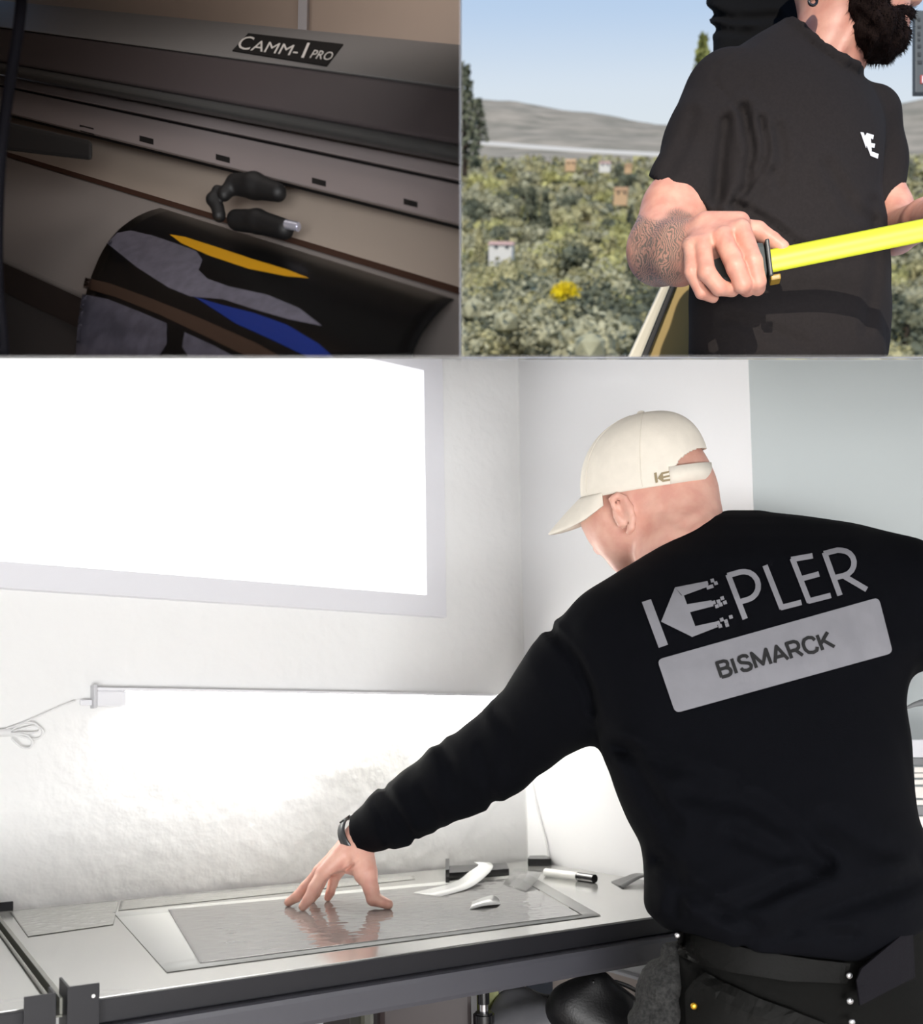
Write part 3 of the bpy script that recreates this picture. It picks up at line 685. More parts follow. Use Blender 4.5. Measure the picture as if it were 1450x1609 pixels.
for pts, a, w in (([(862, 985), (880, 1010), (905, 1040), (925, 1085), (932, 1120)], 0.005, 7), ([(778, 1120), (800, 1150), (800, 1205)], 0.004, 9), ([(755, 1180), (764, 1215), (775, 1262)], 0.005, 8),
                  ([(690, 1168), (705, 1205), (712, 1245)], 0.004, 9), ([(660, 1240), (676, 1270), (690, 1300)], 0.003, 7), ([(603, 1238), (622, 1270), (650, 1318)], 0.005, 6), ([(585, 1258), (598, 1290), (612, 1332)], 0.003, 4),
                  ([(968, 1174), (1005, 1185), (1060, 1208), (1150, 1235)], 0.006, 12), ([(985, 1180), (1030, 1260), (1060, 1300)], 0.006, 12), ([(1080, 1245), (1180, 1265), (1260, 1320), (1285, 1352)], 0.008, 14),
                  ([(1036, 1352), (1055, 1362), (1070, 1390), (1062, 1430)], 0.007, 12), ([(1140, 1430), (1190, 1412), (1250, 1382), (1300, 1365)], 0.010, 13), ([(1250, 1445), (1330, 1420), (1400, 1398), (1450, 1372)], 0.010, 16),
                  ([(1090, 1400), (1130, 1436), (1180, 1452)], 0.008, 12), ([(1300, 1290), (1370, 1330), (1440, 1345)], 0.007, 16), ([(1150, 1310), (1230, 1345), (1300, 1350)], 0.007, 13),
                  ([(1170, 1480), (1260, 1462), (1340, 1472)], 0.006, 10), ([(1160, 960), (1175, 1080)], 0.002, 16), ([(1245, 940), (1275, 1060)], 0.002, 16), ([(1330, 930), (1365, 1040)], 0.002, 16)):
    f.crease(pts, a, w)
f.ripple(0.0012, 55, 4)
shirt = fmesh('shirt', [f], navy, man); tag(shirt, 'black navy long sleeved cotton shirt')

# cuff hem and watch
fr = [(P(590, 1298, 1.600)-P(566, 1314, 1.624)).normalized()]
def band(name, c, ax, r1, r2, width, th, m, parent, seg=40, lift=0):
    a = ax.cross(Z).normalized(); b = ax.cross(a).normalized(); bm = bmesh.new(); rings = []
    for (o_, rr) in ((-width/2, 0), (width/2, 0), (width/2, th), (-width/2, th)):
        rings.append([bm.verts.new(c+ax*o_+a*math.cos(q)*(r1+rr)+b*math.sin(q)*(r2+rr)) for q in [2*math.pi*k/seg for k in range(seg)]])
    for i in range(4):
        for k in range(seg): bm.faces.new((rings[i][k], rings[i][(k+1) % seg], rings[(i+1) % 4][(k+1) % seg], rings[(i+1) % 4][k]))
    return bmobj(name, bm, m, parent, True)
wax = fr[0]
wt_m = mat('dark watch strap', (62, 64, 66), 0.35, 0.4)
wtc = band('wrist_watch', P(562, 1313, 1.628), wax, 0.0335, 0.0325, 0.017, 0.0028, wt_m, man); tag(wtc, 'dark metal wrist watch below the cuff')
wo_ = P(541, 1286, 1.630)
cyl('watch_face', wo_, wo_+(wax.cross(CW)).normalized()*-0.005, 0.011, black_gl, wtc, 20)

# -- shirt print: KEPLER lettering over a name plate
kc = lambda x, y: (840+x*0.42069, 620+y*0.42069)
KK = lambda pts: [kc(x, y) for x, y in pts]
print_m = mat('grey shirt print', (128, 128, 134), 0.7, noise_amt=0.06, noise_scale=40); ink_m = mat('black print ink', (20, 20, 22), 0.7)
tr1 = bvh(shirt); on1 = hit_bvh(tr1, 1.25)
logo = [KK([(400, 775), (434, 764), (498, 934), (463, 946)]),
        KK([(472, 848), (524, 720), (556, 762), (586, 832), (596, 872), (588, 905)]),
        KK([(524, 720), (640, 697), (650, 716), (552, 752)]),
        KK([(552, 786), (660, 768), (668, 790), (575, 814)]), KK([(540, 752), (556, 748), (600, 866), (582, 872)]),
        KK([(594, 866), (676, 848), (684, 868), (586, 906)])]
px_sq = []
for (x, y) in ((632, 700), (652, 712), (655, 690), (668, 700), (640, 716), (660, 772), (678, 768), (692, 756), (686, 780), (702, 772), (672, 786), (676, 848), (690, 836), (706, 842), (724, 826), (684, 860), (710, 856)):
    px_sq.append(KK([(x, y), (x+13, y-4), (x+17, y+9), (x+4, y+13)]))
W_ = 8.6
def arc(cx, cy, rx, ry, a0, a1, n, rot):
    out = []
    for i in range(n+1):
        a = a0+(a1-a0)*i/n; x, y = rx*math.cos(a), ry*math.sin(a); out.append((cx+x*math.cos(rot)-y*math.sin(rot), cy+x*math.sin(rot)+y*math.cos(rot)))
    return out
def ST(pts):
    q_ = KK(pts); return stroke(q_, W_)+[[(x+W_/2*math.cos(k*math.pi/5), y+W_/2*math.sin(k*math.pi/5)) for k in range(10)] for x, y in q_[1:-1]]
letters = []
letters += ST([(722, 672), (786, 838)])
letters += ST([(720, 676), (770, 662)]+arc(783, 714, 52, 53, -math.pi/2-0.05, math.pi/2+0.05, 9, -0.3)[1:-1]+[(800, 764), (762, 776)])
letters += ST([(860, 638), (924, 800)]); letters += ST([(918, 796), (996, 776)])
letters += ST([(962, 612), (1026, 776)]); letters += ST([(958, 616), (1038, 602)]); letters += ST([(988, 690), (1062, 670)]); letters += ST([(1020, 772), (1106, 750)])
letters += ST([(1082, 590), (1140, 750)])
letters += ST([(1080, 594), (1130, 581)]+arc(1143, 630, 50, 48, -math.pi/2-0.05, math.pi/2+0.05, 9, -0.3)[1:-1]+[(1155, 676), (1112, 686)])
letters += ST([(1148, 674), (1240, 728)])
pr = pixpoly('print_lettering', logo+px_sq+letters, on1, 0.0022, print_m, shirt, 2); tag(pr, 'grey KEPLER lettering printed across the back')
c4 = [(457, 990), (1285, 757), (1338, 965), (525, 1190)]; rp = []
for i in range(4):
    p0 = Vector(c4[i-1]); p1 = Vector(c4[i]); p2 = Vector(c4[(i+1) % 4]); a = p1+(p0-p1).normalized()*22; b = p1+(p2-p1).normalized()*22
    for k in range(5): t = k/4; rp.append(tuple((a*(1-t)+p1*t)*(1-t)+(p1*(1-t)+b*t)*t))
npl = pixpoly('print_plate', [KK(rp)], on1, 0.0022, print_m, shirt, 6); tag(npl, 'grey printed plate below the lettering')
GL = {'B': (0.62, [[(0, 0), (0, 1), (.38, 1), (.52, .92), (.55, .77), (.5, .6), (.38, .53), (0, .53)], [(.38, .53), (.55, .44), (.6, .27), (.54, .08), (.4, 0), (0, 0)]]), 'I': (0.12, [[(0.02, 0), (0.02, 1)]]),
      'S': (0.62, [[(.56, .78), (.5, .93), (.32, 1), (.12, .95), (.04, .78), (.1, .6), (.32, .51), (.52, .42), (.6, .25), (.52, .06), (.3, 0), (.1, .06), (.02, .24)]]), 'M': (0.84, [[(0, 0), (0, 1), (.41, .12), (.82, 1), (.82, 0)]]),
      'A': (0.74, [[(0, 0), (.37, 1), (.74, 0)], [(.13, .32), (.61, .32)]]), 'R': (0.64, [[(0, 0), (0, 1), (.4, 1), (.56, .9), (.6, .72), (.55, .54), (.4, .45), (0, .45)], [(.34, .45), (.62, 0)]]),
      'C': (0.7, [[(.68, .72), (.6, .92), (.38, 1), (.14, .92), (.02, .7), (0, .5), (.02, .3), (.14, .08), (.38, 0), (.6, .08), (.68, .28)]]), 'K': (0.66, [[(0, 0), (0, 1)], [(.6, 1), (0, .38)], [(.2, .58), (.66, 0)]])}
def word(txt, tl, tr, br, bl, w, gap=0.2):
    tot = sum(GL[c][0] for c in txt)+gap*(len(txt)-1); x = 0; out = []
    for c in txt:
        for ln in GL[c][1]:
            pts = quadmap([[((x+u)/tot, v) for u, v in ln]], tl, tr, br, bl)[0]
            out += stroke(pts, w)+[[(px_+w/2*math.cos(q), py_+w/2*math.sin(q)) for q in [k*math.pi/4 for k in range(8)]] for px_, py_ in pts[1:-1]]
        x += GL[c][0]+gap
    return out
tx = word('BISMARCK', kc(680, 1002), kc(1098, 886), kc(1120, 942), kc(698, 1056), 5.4)
tt_ = pixpoly('plate_text', tx, on1, 0.0034, ink_m, shirt, 1); tag(tt_, 'black BISMARCK text on the grey plate')

# -- cap
cap_m = mat('cream cotton cap', (232, 225, 212), 0.8, noise_amt=0.05, noise_scale=60, bump=0.2, bump_scale=500, bump_dist=0.0006)
R0, R1 = P(1119, 753, 1.430), P(914, 787, 1.482)
cF = (R1-R0).normalized(); cC = (R0+R1)/2; cU = (CU-cF*CU.dot(cF)).normalized(); cS = cF.cross(cU).normalized()
if cS.dot(CW) > 0: cS = -cS
cS = (cS - cU*0.17).normalized(); cU = cF.cross(cS).normalized(); cU = cU if cU.dot(CU) > 0 else -cU; aL = (R1-R0).length/2; aW = 0.083; hC = 0.114
def dome(az, h, inflate=0.0):
    """az 0 = front, pi = back; h 0..1"""
    sh = (1-h**2.5)**(1/2.3) if h < 1 else 0
    fx = math.cos(az)*(aL+inflate)*sh; sx = math.sin(az)*(aW+inflate)*sh
    lean = -0.012*h*h
    wob = 0.0012*math.sin(5*az+7*h)*sh
    return cC+cF*(fx+lean)+cS*(sx+wob)+cU*(h*hC-0.004*math.cos(az)*0+0.0)
NA, NH = 240, 64
bm = bmesh.new(); G = []
for j in range(NH+1):
    h = (j/NH)**0.85; G.append([bm.verts.new(dome(2*math.pi*i/NA, min(h, 0.9995))) for i in range(NA)])
for j in range(NH):
    h = ((j+0.5)/NH)**0.85
    for i in range(NA):
        az = 2*math.pi*(i+0.5)/NA; db = abs(az-math.pi)
        if h < 0.41*math.sqrt(max(0, 1-(db/1.13)**4)) and db < 1.13: continue
        bm.faces.new((G[j][i], G[j][(i+1) % NA], G[j+1][(i+1) % NA], G[j+1][i]))
for v in [v for v in bm.verts if not v.link_faces]: bm.verts.remove(v)
bmesh.ops.remove_doubles(bm, verts=bm.verts, dist=0.0002)
cap = bmobj('cap', bm, cap_m, man, True); tag(cap, 'cream cotton baseball cap')
md = cap.modifiers.new('thickness', 'SOLIDIFY'); md.thickness = 0.0022; md.offset = -1
V = []; Fc = []; n = 30
for i in range(n+1):
    az = math.pi-1.16+2.32*i/n; V += [dome(az, 0.0, 0.0016), dome(az, 0.215, 0.0022)]
Fc = [(2*i, 2*i+1, 2*i+3, 2*i+2) for i in range(n)]
sp = mesh('adjuster_strap', V, Fc, cap_m, cap, True); md = sp.modifiers.new('thickness', 'SOLIDIFY'); md.thickness = 0.0022
for k in range(6):
    az = math.pi/6+k*math.pi/3
    if abs(az-math.pi) < 0.9: continue
    tube('seam', [dome(az, h, 0.0004) for h in (0.02, 0.2, 0.4, 0.6, 0.8, 0.93, 0.985)], 0.0007, cap_m, cap, 5, 4)
bt_c = dome(0, 0.9995)
f = Field(*box_of([bt_c], 0.012), 0.0012); f.add(f.ell(bt_c+cU*0.001, (cF, cS, cU), (0.006, 0.006, 0.003))); fmesh('button', [f], cap_m, cap, 1)
V = []; Fc = []; nu, nv = 28, 10
oD = (cF*math.cos(0.62)-cU*math.sin(0.62)).normalized()
for i in range(nu+1):
    u = -1+2*i/nu; az = u*0.92; b = dome(az, 0.03, 0.0005)
    for j in range(nv+1):
        v = j/nv; ln = 0.070*math.sqrt(max(0, 1-abs(u)**2.6)); p = b+oD*ln*v-cU*(0.006*v*v)-cU*0.012*u*u*v
        V.append(p+cS*u*0.004*v)
for i in range(nu):
    for j in range(nv): a = i*(nv+1)+j; Fc.append((a, a+nv+1, a+nv+2, a+1))
br = mesh('brim', V, Fc, cap_m, cap, True); md = br.modifiers.new('thickness', 'SOLIDIFY'); md.thickness = 0.003; md.offset = 0
capb = bvh(cap); onc = hit_bvh(capb, 1.39)
cc = lambda pts: [(860+x*0.1931, 640+y*0.1931) for x, y in pts]
olive = mat('olive embroidery', (150, 134, 104), 0.8)
ck = [cc([(868, 533), (888, 529), (900, 610), (880, 617)]), cc([(896, 578), (928, 530), (940, 545), (945, 590), (936, 606)]), cc([(925, 532), (998, 515), (986, 533), (938, 546)]),
      cc([(940, 562), (998, 549), (996, 564), (942, 578)]), cc([(934, 590), (1004, 581), (996, 598), (936, 608)])]
kl = pixpoly('cap_emblem', ck, onc, 0.0012, olive, cap, 2); tag(kl, 'small olive emblem embroidered beside the strap')

# -- trousers, belt, tool pouch details
f = Field(np.array([0.18, 1.02, 0.04]), np.array([0.74, 1.5, 0.95]), 0.0075)
f.add(f.rows([(1425, 1080, 1462, 1.245, 0.10), (1462, 1064, 1470, 1.245, 0.122), (1500, 1060, 1474, 1.245, 0.13), (1540, 1053, 1478, 1.245, 0.135), (1580, 1044, 1484, 1.24, 0.138), (1640, 1035, 1490, 1.24, 0.138), (1760, 1040, 1500, 1.24, 0.12)], 2.4))
for xx, yy in ((1150, 1700), (1390, 1700)):
    a = P(xx, yy, 1.25); f.add(f.chain([(a, 0.088), (Vector((a.x, a.y+0.02, 0.45)), 0.066), (Vector((a.x+0.01, a.y-0.02, 0.10)), 0.05)], 0.02), 0.04)
for pts, a, w in (([(1066, 1470), (1085, 1505), (1110, 1530), (1180, 1570), (1240, 1590)], 0.008, 8), ([(1340, 1530), (1330, 1570), (1310, 1609)], 0.006, 8)): f.crease(pts, a, w)
tro = fmesh('trousers', [f], trous_m, man); tag(tro, 'black work trousers')
for xx in (1150, 1390):
    a = P(xx, 1700, 1.25); g = Field(*box_of([Vector((a.x, a.y-0.08, 0)), Vector((a.x, a.y+0.22, 0.12))], 0.07), 0.009)
    g.add(g.chain([(Vector((a.x, a.y-0.02, 0.05)), 0.048), (Vector((a.x, a.y+0.09, 0.045)), 0.044), (Vector((a.x, a.y+0.19, 0.036)), 0.036)], 0.02)); g.cut(0.001-g.p[:, 2])
    fmesh('shoe', [g], black_gl, man)
belt_m = mat('dark leather belt', (14, 14, 13), 0.6, bump=0.2, bump_scale=300, spec=0.1); strap_m = mat('grey webbing', (22, 21, 25), 0.85, bump=0.3, bump_scale=600, spec=0.1)
trb = bvh(tro); ont = hit_bvh(trb, 1.12)
def patch(name, poly, m, off, th, cuts=3, parent=tro):
    o = pixpoly(name, [poly], ont, off, m, parent, cuts); 
    md = o.modifiers.new('thickness', 'SOLIDIFY'); md.thickness = th; md.offset = 0; return o
pk = patch('pocket_flap', [(1110, 1528), (1140, 1546), (1200, 1572), (1250, 1590), (1300, 1609), (1300, 1640), (1080, 1640), (1078, 1560), (1092, 1540)], belt_m, 0.010, 0.004); tag(pk, 'dark pocket flap with stitched edge')
wbb = patch('waistband', [(1067, 1462), (1120, 1478), (1200, 1496), (1280, 1508), (1335, 1514), (1330, 1545), (1240, 1542), (1150, 1528), (1090, 1512), (1066, 1500)], belt_m, 0.008, 0.003); tag(wbb, 'dark leather waistband')
wl = patch('webbing_strap', [(1345, 1540), (1352, 1522), (1432, 1455), (1436, 1535), (1350, 1580)], strap_m, 0.030, 0.003); tag(wl, 'grey webbing strap at the right hip')
heath = mat('grey heather fleece', (48, 48, 47), 0.95, col2=(24, 24, 24), noise_scale=220, bump=0.8, bump_scale=300)
g = Field(*box_of([P(1000, 1500, 1.1), P(1085, 1660, 1.3)], 0.05), 0.004)
g.add(g.chain([(P(1062, 1500, 1.22), 0.018), (P(1048, 1555, 1.205), 0.032), (P(1045, 1612, 1.20), 0.042), (P(1050, 1700, 1.20), 0.04)], 0.02)); g.ripple(0.004, 160, 8); g.ripple(0.003, 300, 9)
hp = fmesh('fleece_panel', [g], heath, man); tag(hp, 'grey heather fleece bulging at the left hip')
chrome_m = mat('rivet metal', (205, 205, 208), 0.25, 0.9); brass_m = mat('brass', (214, 164, 52), 0.3, 0.8)
for x, y, m_, r in ((1334, 1533, chrome_m, 0.0040), (1335, 1573, chrome_m, 0.0042), (1338, 1606, chrome_m, 0.004), (1090, 1581, brass_m, 0.0042), (1064, 1470, chrome_m, 0.0035), (1058, 1506, chrome_m, 0.003)):
    c = ont(x, y, 0.016); g = Field(*box_of([c], 0.008), 0.0011); g.add(g.ell(c, (CR, CU, CW), (r, r, r*0.7))); fmesh('rivet', [g], m_, tro, 1)

# ================================================================== THE HILLSIDE SCENE (upper right)
def lx(px, y, row=235):
    d = D(px, row); return d.dot(TX)/d.dot(TY)*y
def ter(x, y):
    ly = np.interp(y, [10, 26, 60, 110, 200, 300, 420, 560, 700, 900, 1100], [-4.4, -5.3, -8.2, -10.0, -9.5, -6.5, -3.5, 4, 16, 30, 34])
    k = np.interp(x/max(y, 1)*900, [-420, -290, -225, -190, -150, -110, -70, -32, 20, 90, 160, 205, 250, 330], [30, 32, 34, 35, 32, 25, 18, 12, 10, 16, 28, 38, 47, 56])
    hill = max(0.0, min(1.0, (y-430)/470)); hill = hill*hill*(3-2*hill)
    z = ly*(1-hill)+k*hill
    return z+noise.noise(Vector((x/60, y/60, 3)))*min(2.5, y/120)+noise.noise(Vector((x/14, y/14, 8)))*min(0.6, y/250)
V = []; Fc = []; NY, NX = 110, 120
for j in range(NY+1):
    y = 12*(1000/12)**(j/NY)
    for i in range(NX+1):
        x = (-0.5+1.0*i/NX)*y; V.append(TL_(x, y, ter(x, y)))
for j in range(NY):
    for i in range(NX): a = j*(NX+1)+i; Fc.append((a, a+1, a+NX+2, a+NX+1))
hill_m = mat('hazed dry chaparral', (168, 157, 140), 0.95, col2=(130, 125, 110), noise_scale=0.05, detail=8, spec=0.1)  # dry chaparral colour, greyed to stand in for distance haze
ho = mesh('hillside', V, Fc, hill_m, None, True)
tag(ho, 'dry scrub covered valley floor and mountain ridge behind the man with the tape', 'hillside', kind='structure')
if sum(p.normal.dot(TZ) for p in ho.data.polygons) < 0: ho.data.flip_normals()
# pale road across the valley
road_m = mat('pale road', (205, 198, 184), 0.8)
def ribbon(name, pts, w, label):
    A = catmull([Vector(p) for p in pts], 10); V = []
    for p in A: V += [TL_(p.x, p.y, p.z), TL_(p.x, p.y+w*6, p.z+w)]
    o = mesh(name, V, [(2*i, 2*i+1, 2*i+3, 2*i+2) for i in range(len(A)-1)], road_m); md = o.modifiers.new('thickness', 'SOLIDIFY'); md.thickness = 0.15; md.offset = 0
    tag(o, label, 'road'); return o
def rp_(px, py, y):
    d = D(px, py); k = y/d.dot(TY); q = d*k; return (q.dot(TX), y, q.dot(TZ))
ribbon('valley_road', [rp_(700, 224, 300), rp_(760, 228, 300), rp_(850, 235, 300), rp_(940, 241, 300), rp_(1060, 247, 300), rp_(1180, 250, 300), rp_(1300, 260, 300)], 0.9, 'pale road running along the foot of the ridge left of the man')
ribbon('valley_road', [rp_(1385, 274, 300), rp_(1420, 273, 300), rp_(1470, 272, 300)], 0.6, 'short stretch of pale road right of the man\'s elbow')

# trees: a few kinds, copied as individuals
def leaf_mat(n, c1, c2): return mat(n, c1, 0.8, col2=c2, noise_scale=2.2, detail=6, spec=0.2)
greens = [leaf_mat('olive leaves', (190, 182, 136), (142, 138, 102)), leaf_mat('grey green leaves', (182, 178, 146), (134, 132, 106)), leaf_mat('dark leaves', (118, 120, 98), (80, 86, 72)), leaf_mat('bright leaves', (192, 186, 122), (150, 148, 98)), leaf_mat('yellow blossom', (232, 206, 30), (200, 172, 24))]
bark = mat('bark', (70, 58, 46), 0.9)
def tree_mesh(name, lm, seed, kind):
    r = random.Random(seed); V = []; Fc = []; mi = []
    def leafq(c, s):
        a = Vector((r.gauss(0, 1), r.gauss(0, 1), r.gauss(0, 1))).normalized(); b = a.cross(Vector((r.gauss(0, 1), r.gauss(0, 1), r.gauss(0, 1)))).normalized(); n = len(V)
        V.extend([c-a*s-b*s*.6, c+a*s-b*s*.5, c+a*s*.7+b*s*.6, c-a*s*.8+b*s*.5]); Fc.append((n, n+1, n+2, n+3)); mi.append(0)
    if kind == 'round':
        lumps = [(Vector((r.uniform(-.27, .27), r.uniform(-.27, .27), r.uniform(.3, .7))), r.uniform(.2, .33)) for _ in range(8)]
        for c, R in lumps:
            for _ in range(95):
                d = Vector((r.gauss(0, 1), r.gauss(0, 1), r.gauss(0, 1))).normalized(); leafq(c+d*R*r.uniform(.72, 1.05), r.uniform(.018, .045))
            n = len(V); bm_ = bmesh.new(); bmesh.ops.create_icosphere(bm_, subdivisions=1, radius=R*.55, matrix=Matrix.Translation(c))
            for v in bm_.verts: V.append(v.co.copy())
            for f_ in bm_.faces: Fc.append(tuple(n+v.index for v in f_.verts)); mi.append(0)
            bm_.free()
    else:
        for k in range(14):
            h = .12+.86*k/14; R = .26*(1-h*.88)
            for _ in range(44):
                q = r.uniform(0, 6.283); rr = R*math.sqrt(r.uniform(.2, 1)); leafq(Vector((rr*math.cos(q), rr*math.sin(q), h+r.uniform(-.04, .03)-rr*.2)), r.uniform(.018, .04))
    n = len(V)
    for k, (z, rr) in enumerate(((-.05, .04), (.62, .03))):
        for q in range(5): V.append(Vector((rr*math.cos(q*1.2566), rr*math.sin(q*1.2566), z)))
    for q in range(5): Fc.append((n+q, n+(q+1) % 5, n+5+(q+1) % 5, n+5+q)); mi.append(1)
    me = bpy.data.meshes.new(name); me.from_pydata([tuple(v) for v in V], [], Fc); me.update(); me.materials.append(lm); me.materials.append(bark)
    me.polygons.foreach_set('material_index', mi); return me
KINDS = []
for gi, nm, knd in ((0, 'scrub_tree', 'round'), (1, 'scrub_tree', 'round'), (2, 'oak_tree', 'round'), (3, 'scrub_tree', 'round'), (2, 'conifer_tree', 'cone'), (0, 'conifer_tree', 'cone')):
    KINDS.append((nm, [tree_mesh(nm, greens[gi], 10*gi+k+(50 if knd == 'cone' else 0), knd) for k in range(2)]))
TROT = Matrix((( TX.x, TY.x, TZ.x), (TX.y, TY.y, TZ.y), (TX.z, TY.z, TZ.z)))
TLAB = ['olive green scrub tree on the sunlit valley slope', 'grey green scrub tree on the sunlit valley slope', 'dark green oak tree on the valley slope', 'bright yellow green scrub tree on the valley slope',
        'dark green pointed conifer on the valley slope', 'olive green pointed conifer on the valley slope']
def plant(me, nm, x, y, h, w, label, cat, group=None, z=None, rnd=random):
    o = bpy.data.objects.new(nm, me); COL.objects.link(o)
    o.matrix_world = Matrix.Translation(TL_(x, y, (ter(x, y) if z is None else z)-0.04*h)) @ (TROT @ Matrix.Rotation(rnd.uniform(0, 6.28), 3, 'Z') @ Matrix.Diagonal((w, w, h))).to_4x4()
    tag(o, label, cat, group); return o
rt = random.Random(21); count = 0; tries = 0
ZONES = ((34, 'nearest the camera'), (58, 'on the near slope'), (110, 'in the middle of the valley'), (400, 'far off below the road'))
SIDES = ((760, 'at the left edge'), (850, 'left of the yellow bush'), (935, 'around the yellow bush'), (1120, 'close to the tattooed arm'), (1600, 'right of the man'))
while count < 280 and tries < 4000:
    tries += 1
    u = rt.random(); y = 23*(300/23)**(u**0.8)
    px = rt.uniform(690, 1100) if rt.random() < 0.86 else rt.uniform(1375, 1490)
    x = lx(px, y)+rt.uniform(-.3, .3)
    kk = rt.choices(range(6), (5, 5, 4, 4, 1.2, 1.0))[0]
    if y < 40 and rt.random() < .5: kk = rt.choice((1, 2, 2))
    h = (1+0.6*min(1, max(0, (y-60)/120)))*rt.uniform(1.7, 3.3)*(1.0 if kk < 4 else 1.5)*(0.55+0.45*min(1, y/60)); w = h*rt.uniform(.9, 1.35) if kk < 4 else h*rt.uniform(.8, 1.1)
    nm, ms = KINDS[kk]
    lb = TLAB[kk].split(' on ')[0]+' '+next(t for a, t in ZONES if y < a)+' '+next(t for a, t in SIDES if px < a)
    plant(ms[rt.randrange(2)], nm, x, y, h, w, lb, 'tree', lb.replace(' tree ', ' trees ').replace(' conifer ', ' conifers '), rnd=rt); count += 1
# countless low scrub between the trees
V = []; Fc = []; mi = []; rs = random.Random(33)
for _ in range(6500):
    y = 30*(420/30)**rs.random(); px = rs.uniform(640, 1600); x = lx(px, y); s_ = rs.uniform(.35, .9)*(0.5+min(2.2, y/90)); c = Vector((x, y, ter(x, y)+s_*.3)); k = rs.choice((0, 1, 1, 0, 2, 3))
    for q in range(9):
        dv = Vector((rs.gauss(0, .6), rs.gauss(0, .6), abs(rs.gauss(0, .4)))); e_ = c+dv*s_*.7; a = Vector((rs.gauss(0, 1), rs.gauss(0, 1), rs.gauss(0, 1))).normalized()*s_*.42; b_ = a.cross(Vector((rs.gauss(0, 1), rs.gauss(0, 1), rs.gauss(0, 1)))).normalized()*s_*.42; n_ = len(V)
        V += [TL_(*(e_-a)), TL_(*(e_+b_)), TL_(*(e_+a)), TL_(*(e_-b_))]; Fc.append((n_, n_+1, n_+2, n_+3)); mi.append(k)
me = bpy.data.meshes.new('low_scrub'); me.from_pydata([tuple(v) for v in V], [], Fc); me.update()
for g_ in greens[:4]: me.materials.append(g_)
me.polygons.foreach_set('material_index', mi); so_ = link('low_scrub', me); tag(so_, 'low olive and grey scrub covering the valley between the trees', 'scrub', kind='stuff')
# special ones
def at_px(px, py, y):
    d = D(px, py); q = d*(y/d.dot(TY)); return q.dot(TX), q.dot(TZ)
x, z = at_px(885, 474, 24); plant(tree_mesh('blossom_bush', greens[4], 77, 'round'), 'blossom_bush', x, 24, 0.62, 0.8, 'bright yellow flowering bush below the tattooed elbow', 'bush', z=z)
x, z = at_px(730, 262, 60); plant(KINDS[4][1][0], 'pine_tree', x, 60, 5.4, 4.6, 'dark pine tree at the left edge in front of the ridge', 'tree', z=z)
x, z = at_px(752, 222, 75); plant(KINDS[4][1][1], 'pine_tree', x, 75, 2.8, 3.2, 'small dark pine top standing against the grey ridge', 'tree', z=z)
pine_l = leaf_mat('pale pine needles', (150, 150, 84), (112, 118, 70))
x, z = at_px(1078, 330, 30); plant(tree_mesh('tall_pine', pine_l, 91, 'cone'), 'tall_pine', x, 30, 4.4, 2.3, 'tall thin yellow green pine reaching above the man\'s shoulder', 'tree', z=z)
# small houses
roofm = mat('roof tan', (176, 140, 104), 0.8); orng = mat('orange stucco', (206, 170, 130), 0.8); whit = mat('white stucco', (226, 222, 214), 0.8); pinkr = mat('pink roof', (196, 160, 148), 0.8)
def house(px, py, y, w, h, wm, rm, label):
    x, z = at_px(px, py, y); B = lambda a, b, c: TL_(x+a, y+b, z+c); e = empty('house', B(0, 0, 0)); tag(e, label, 'house', None)
    hexa('wall', [B(-w/2, 0, -1), B(w/2, 0, -1), B(w/2, w*.6, -1), B(-w/2, w*.6, -1), B(-w/2, 0, h), B(w/2, 0, h), B(w/2, w*.6, h), B(-w/2, w*.6, h)], wm, e)
    a = [B(-w*.56, -w*.06, h), B(w*.56, -w*.06, h), B(w*.56, w*.66, h), B(-w*.56, w*.66, h), B(-w*.5, w*.3, h*1.55), B(w*.5, w*.3, h*1.55)]
    mesh('roof', a, [(0, 1, 5, 4), (2, 3, 4, 5), (1, 2, 5), (3, 0, 4), (0, 3, 2, 1)], rm, e)
    dk = mat('dark window', (60, 62, 66), 0.3)
    for q in (-.25, .22): hexa('window', [B(w*q, -.06, h*.3), B(w*(q+.14), -.06, h*.3), B(w*(q+.14), .05, h*.3), B(w*q, .05, h*.3), B(w*q, -.06, h*.75), B(w*(q+.14), -.06, h*.75), B(w*(q+.14), .05, h*.75), B(w*q, .05, h*.75)], dk, e)
house(896, 260, 215, 2.0, 0.7, orng, orng, 'small orange house in the valley below the pale road')
house(950, 262, 220, 2.2, 0.6, whit, pinkr, 'small pale house with a pink roof right of the orange one')
house(987, 264, 225, 1.4, 0.5, orng, roofm, 'tiny tan house near the edge of the sleeve')
house(975, 308, 130, 1.6, 0.6, orng, roofm, 'small orange house by the dark trees beside the arm')
house(786, 392, 70, 1.6, 0.30, whit, pinkr, 'white house with a pinkish roof among the trees at the left')

# ---- vehicle panel by the hip
tan_m = mat('tan car paint', (168, 144, 92), 0.25, coat=0.5, noise_amt=0.1, noise_scale=3); trim_m = mat('pale trim', (200, 192, 170), 0.35); rub = mat('black rubber', (12, 12, 12), 0.6)
vp = empty('vehicle_panel', P(1050, 562, 2.0)); tag(vp, 'tan vehicle body panel with pale trim and black seal behind the man', 'vehicle panel')
clip(slab('panel', [P(1064, 440, 2.02), P(1120, 440, 2.02), P(1120, 580, 2.02), P(1006, 580, 2.02)], CW*0.05, tan_m, vp, 0.004), ABOVE)
clip(slab('seal', [P(1057, 440, 2.0), P(1065, 440, 2.0), P(1010, 580, 2.0), P(1000, 580, 2.0)], CW*0.06, rub, vp, 0.003), ABOVE)
clip(slab('trim', [P(1043, 440, 1.99), P(1057, 440, 1.99), P(1000, 580, 1.99), P(978, 580, 1.99)], CW*0.07, trim_m, vp, 0.006), ABOVE)
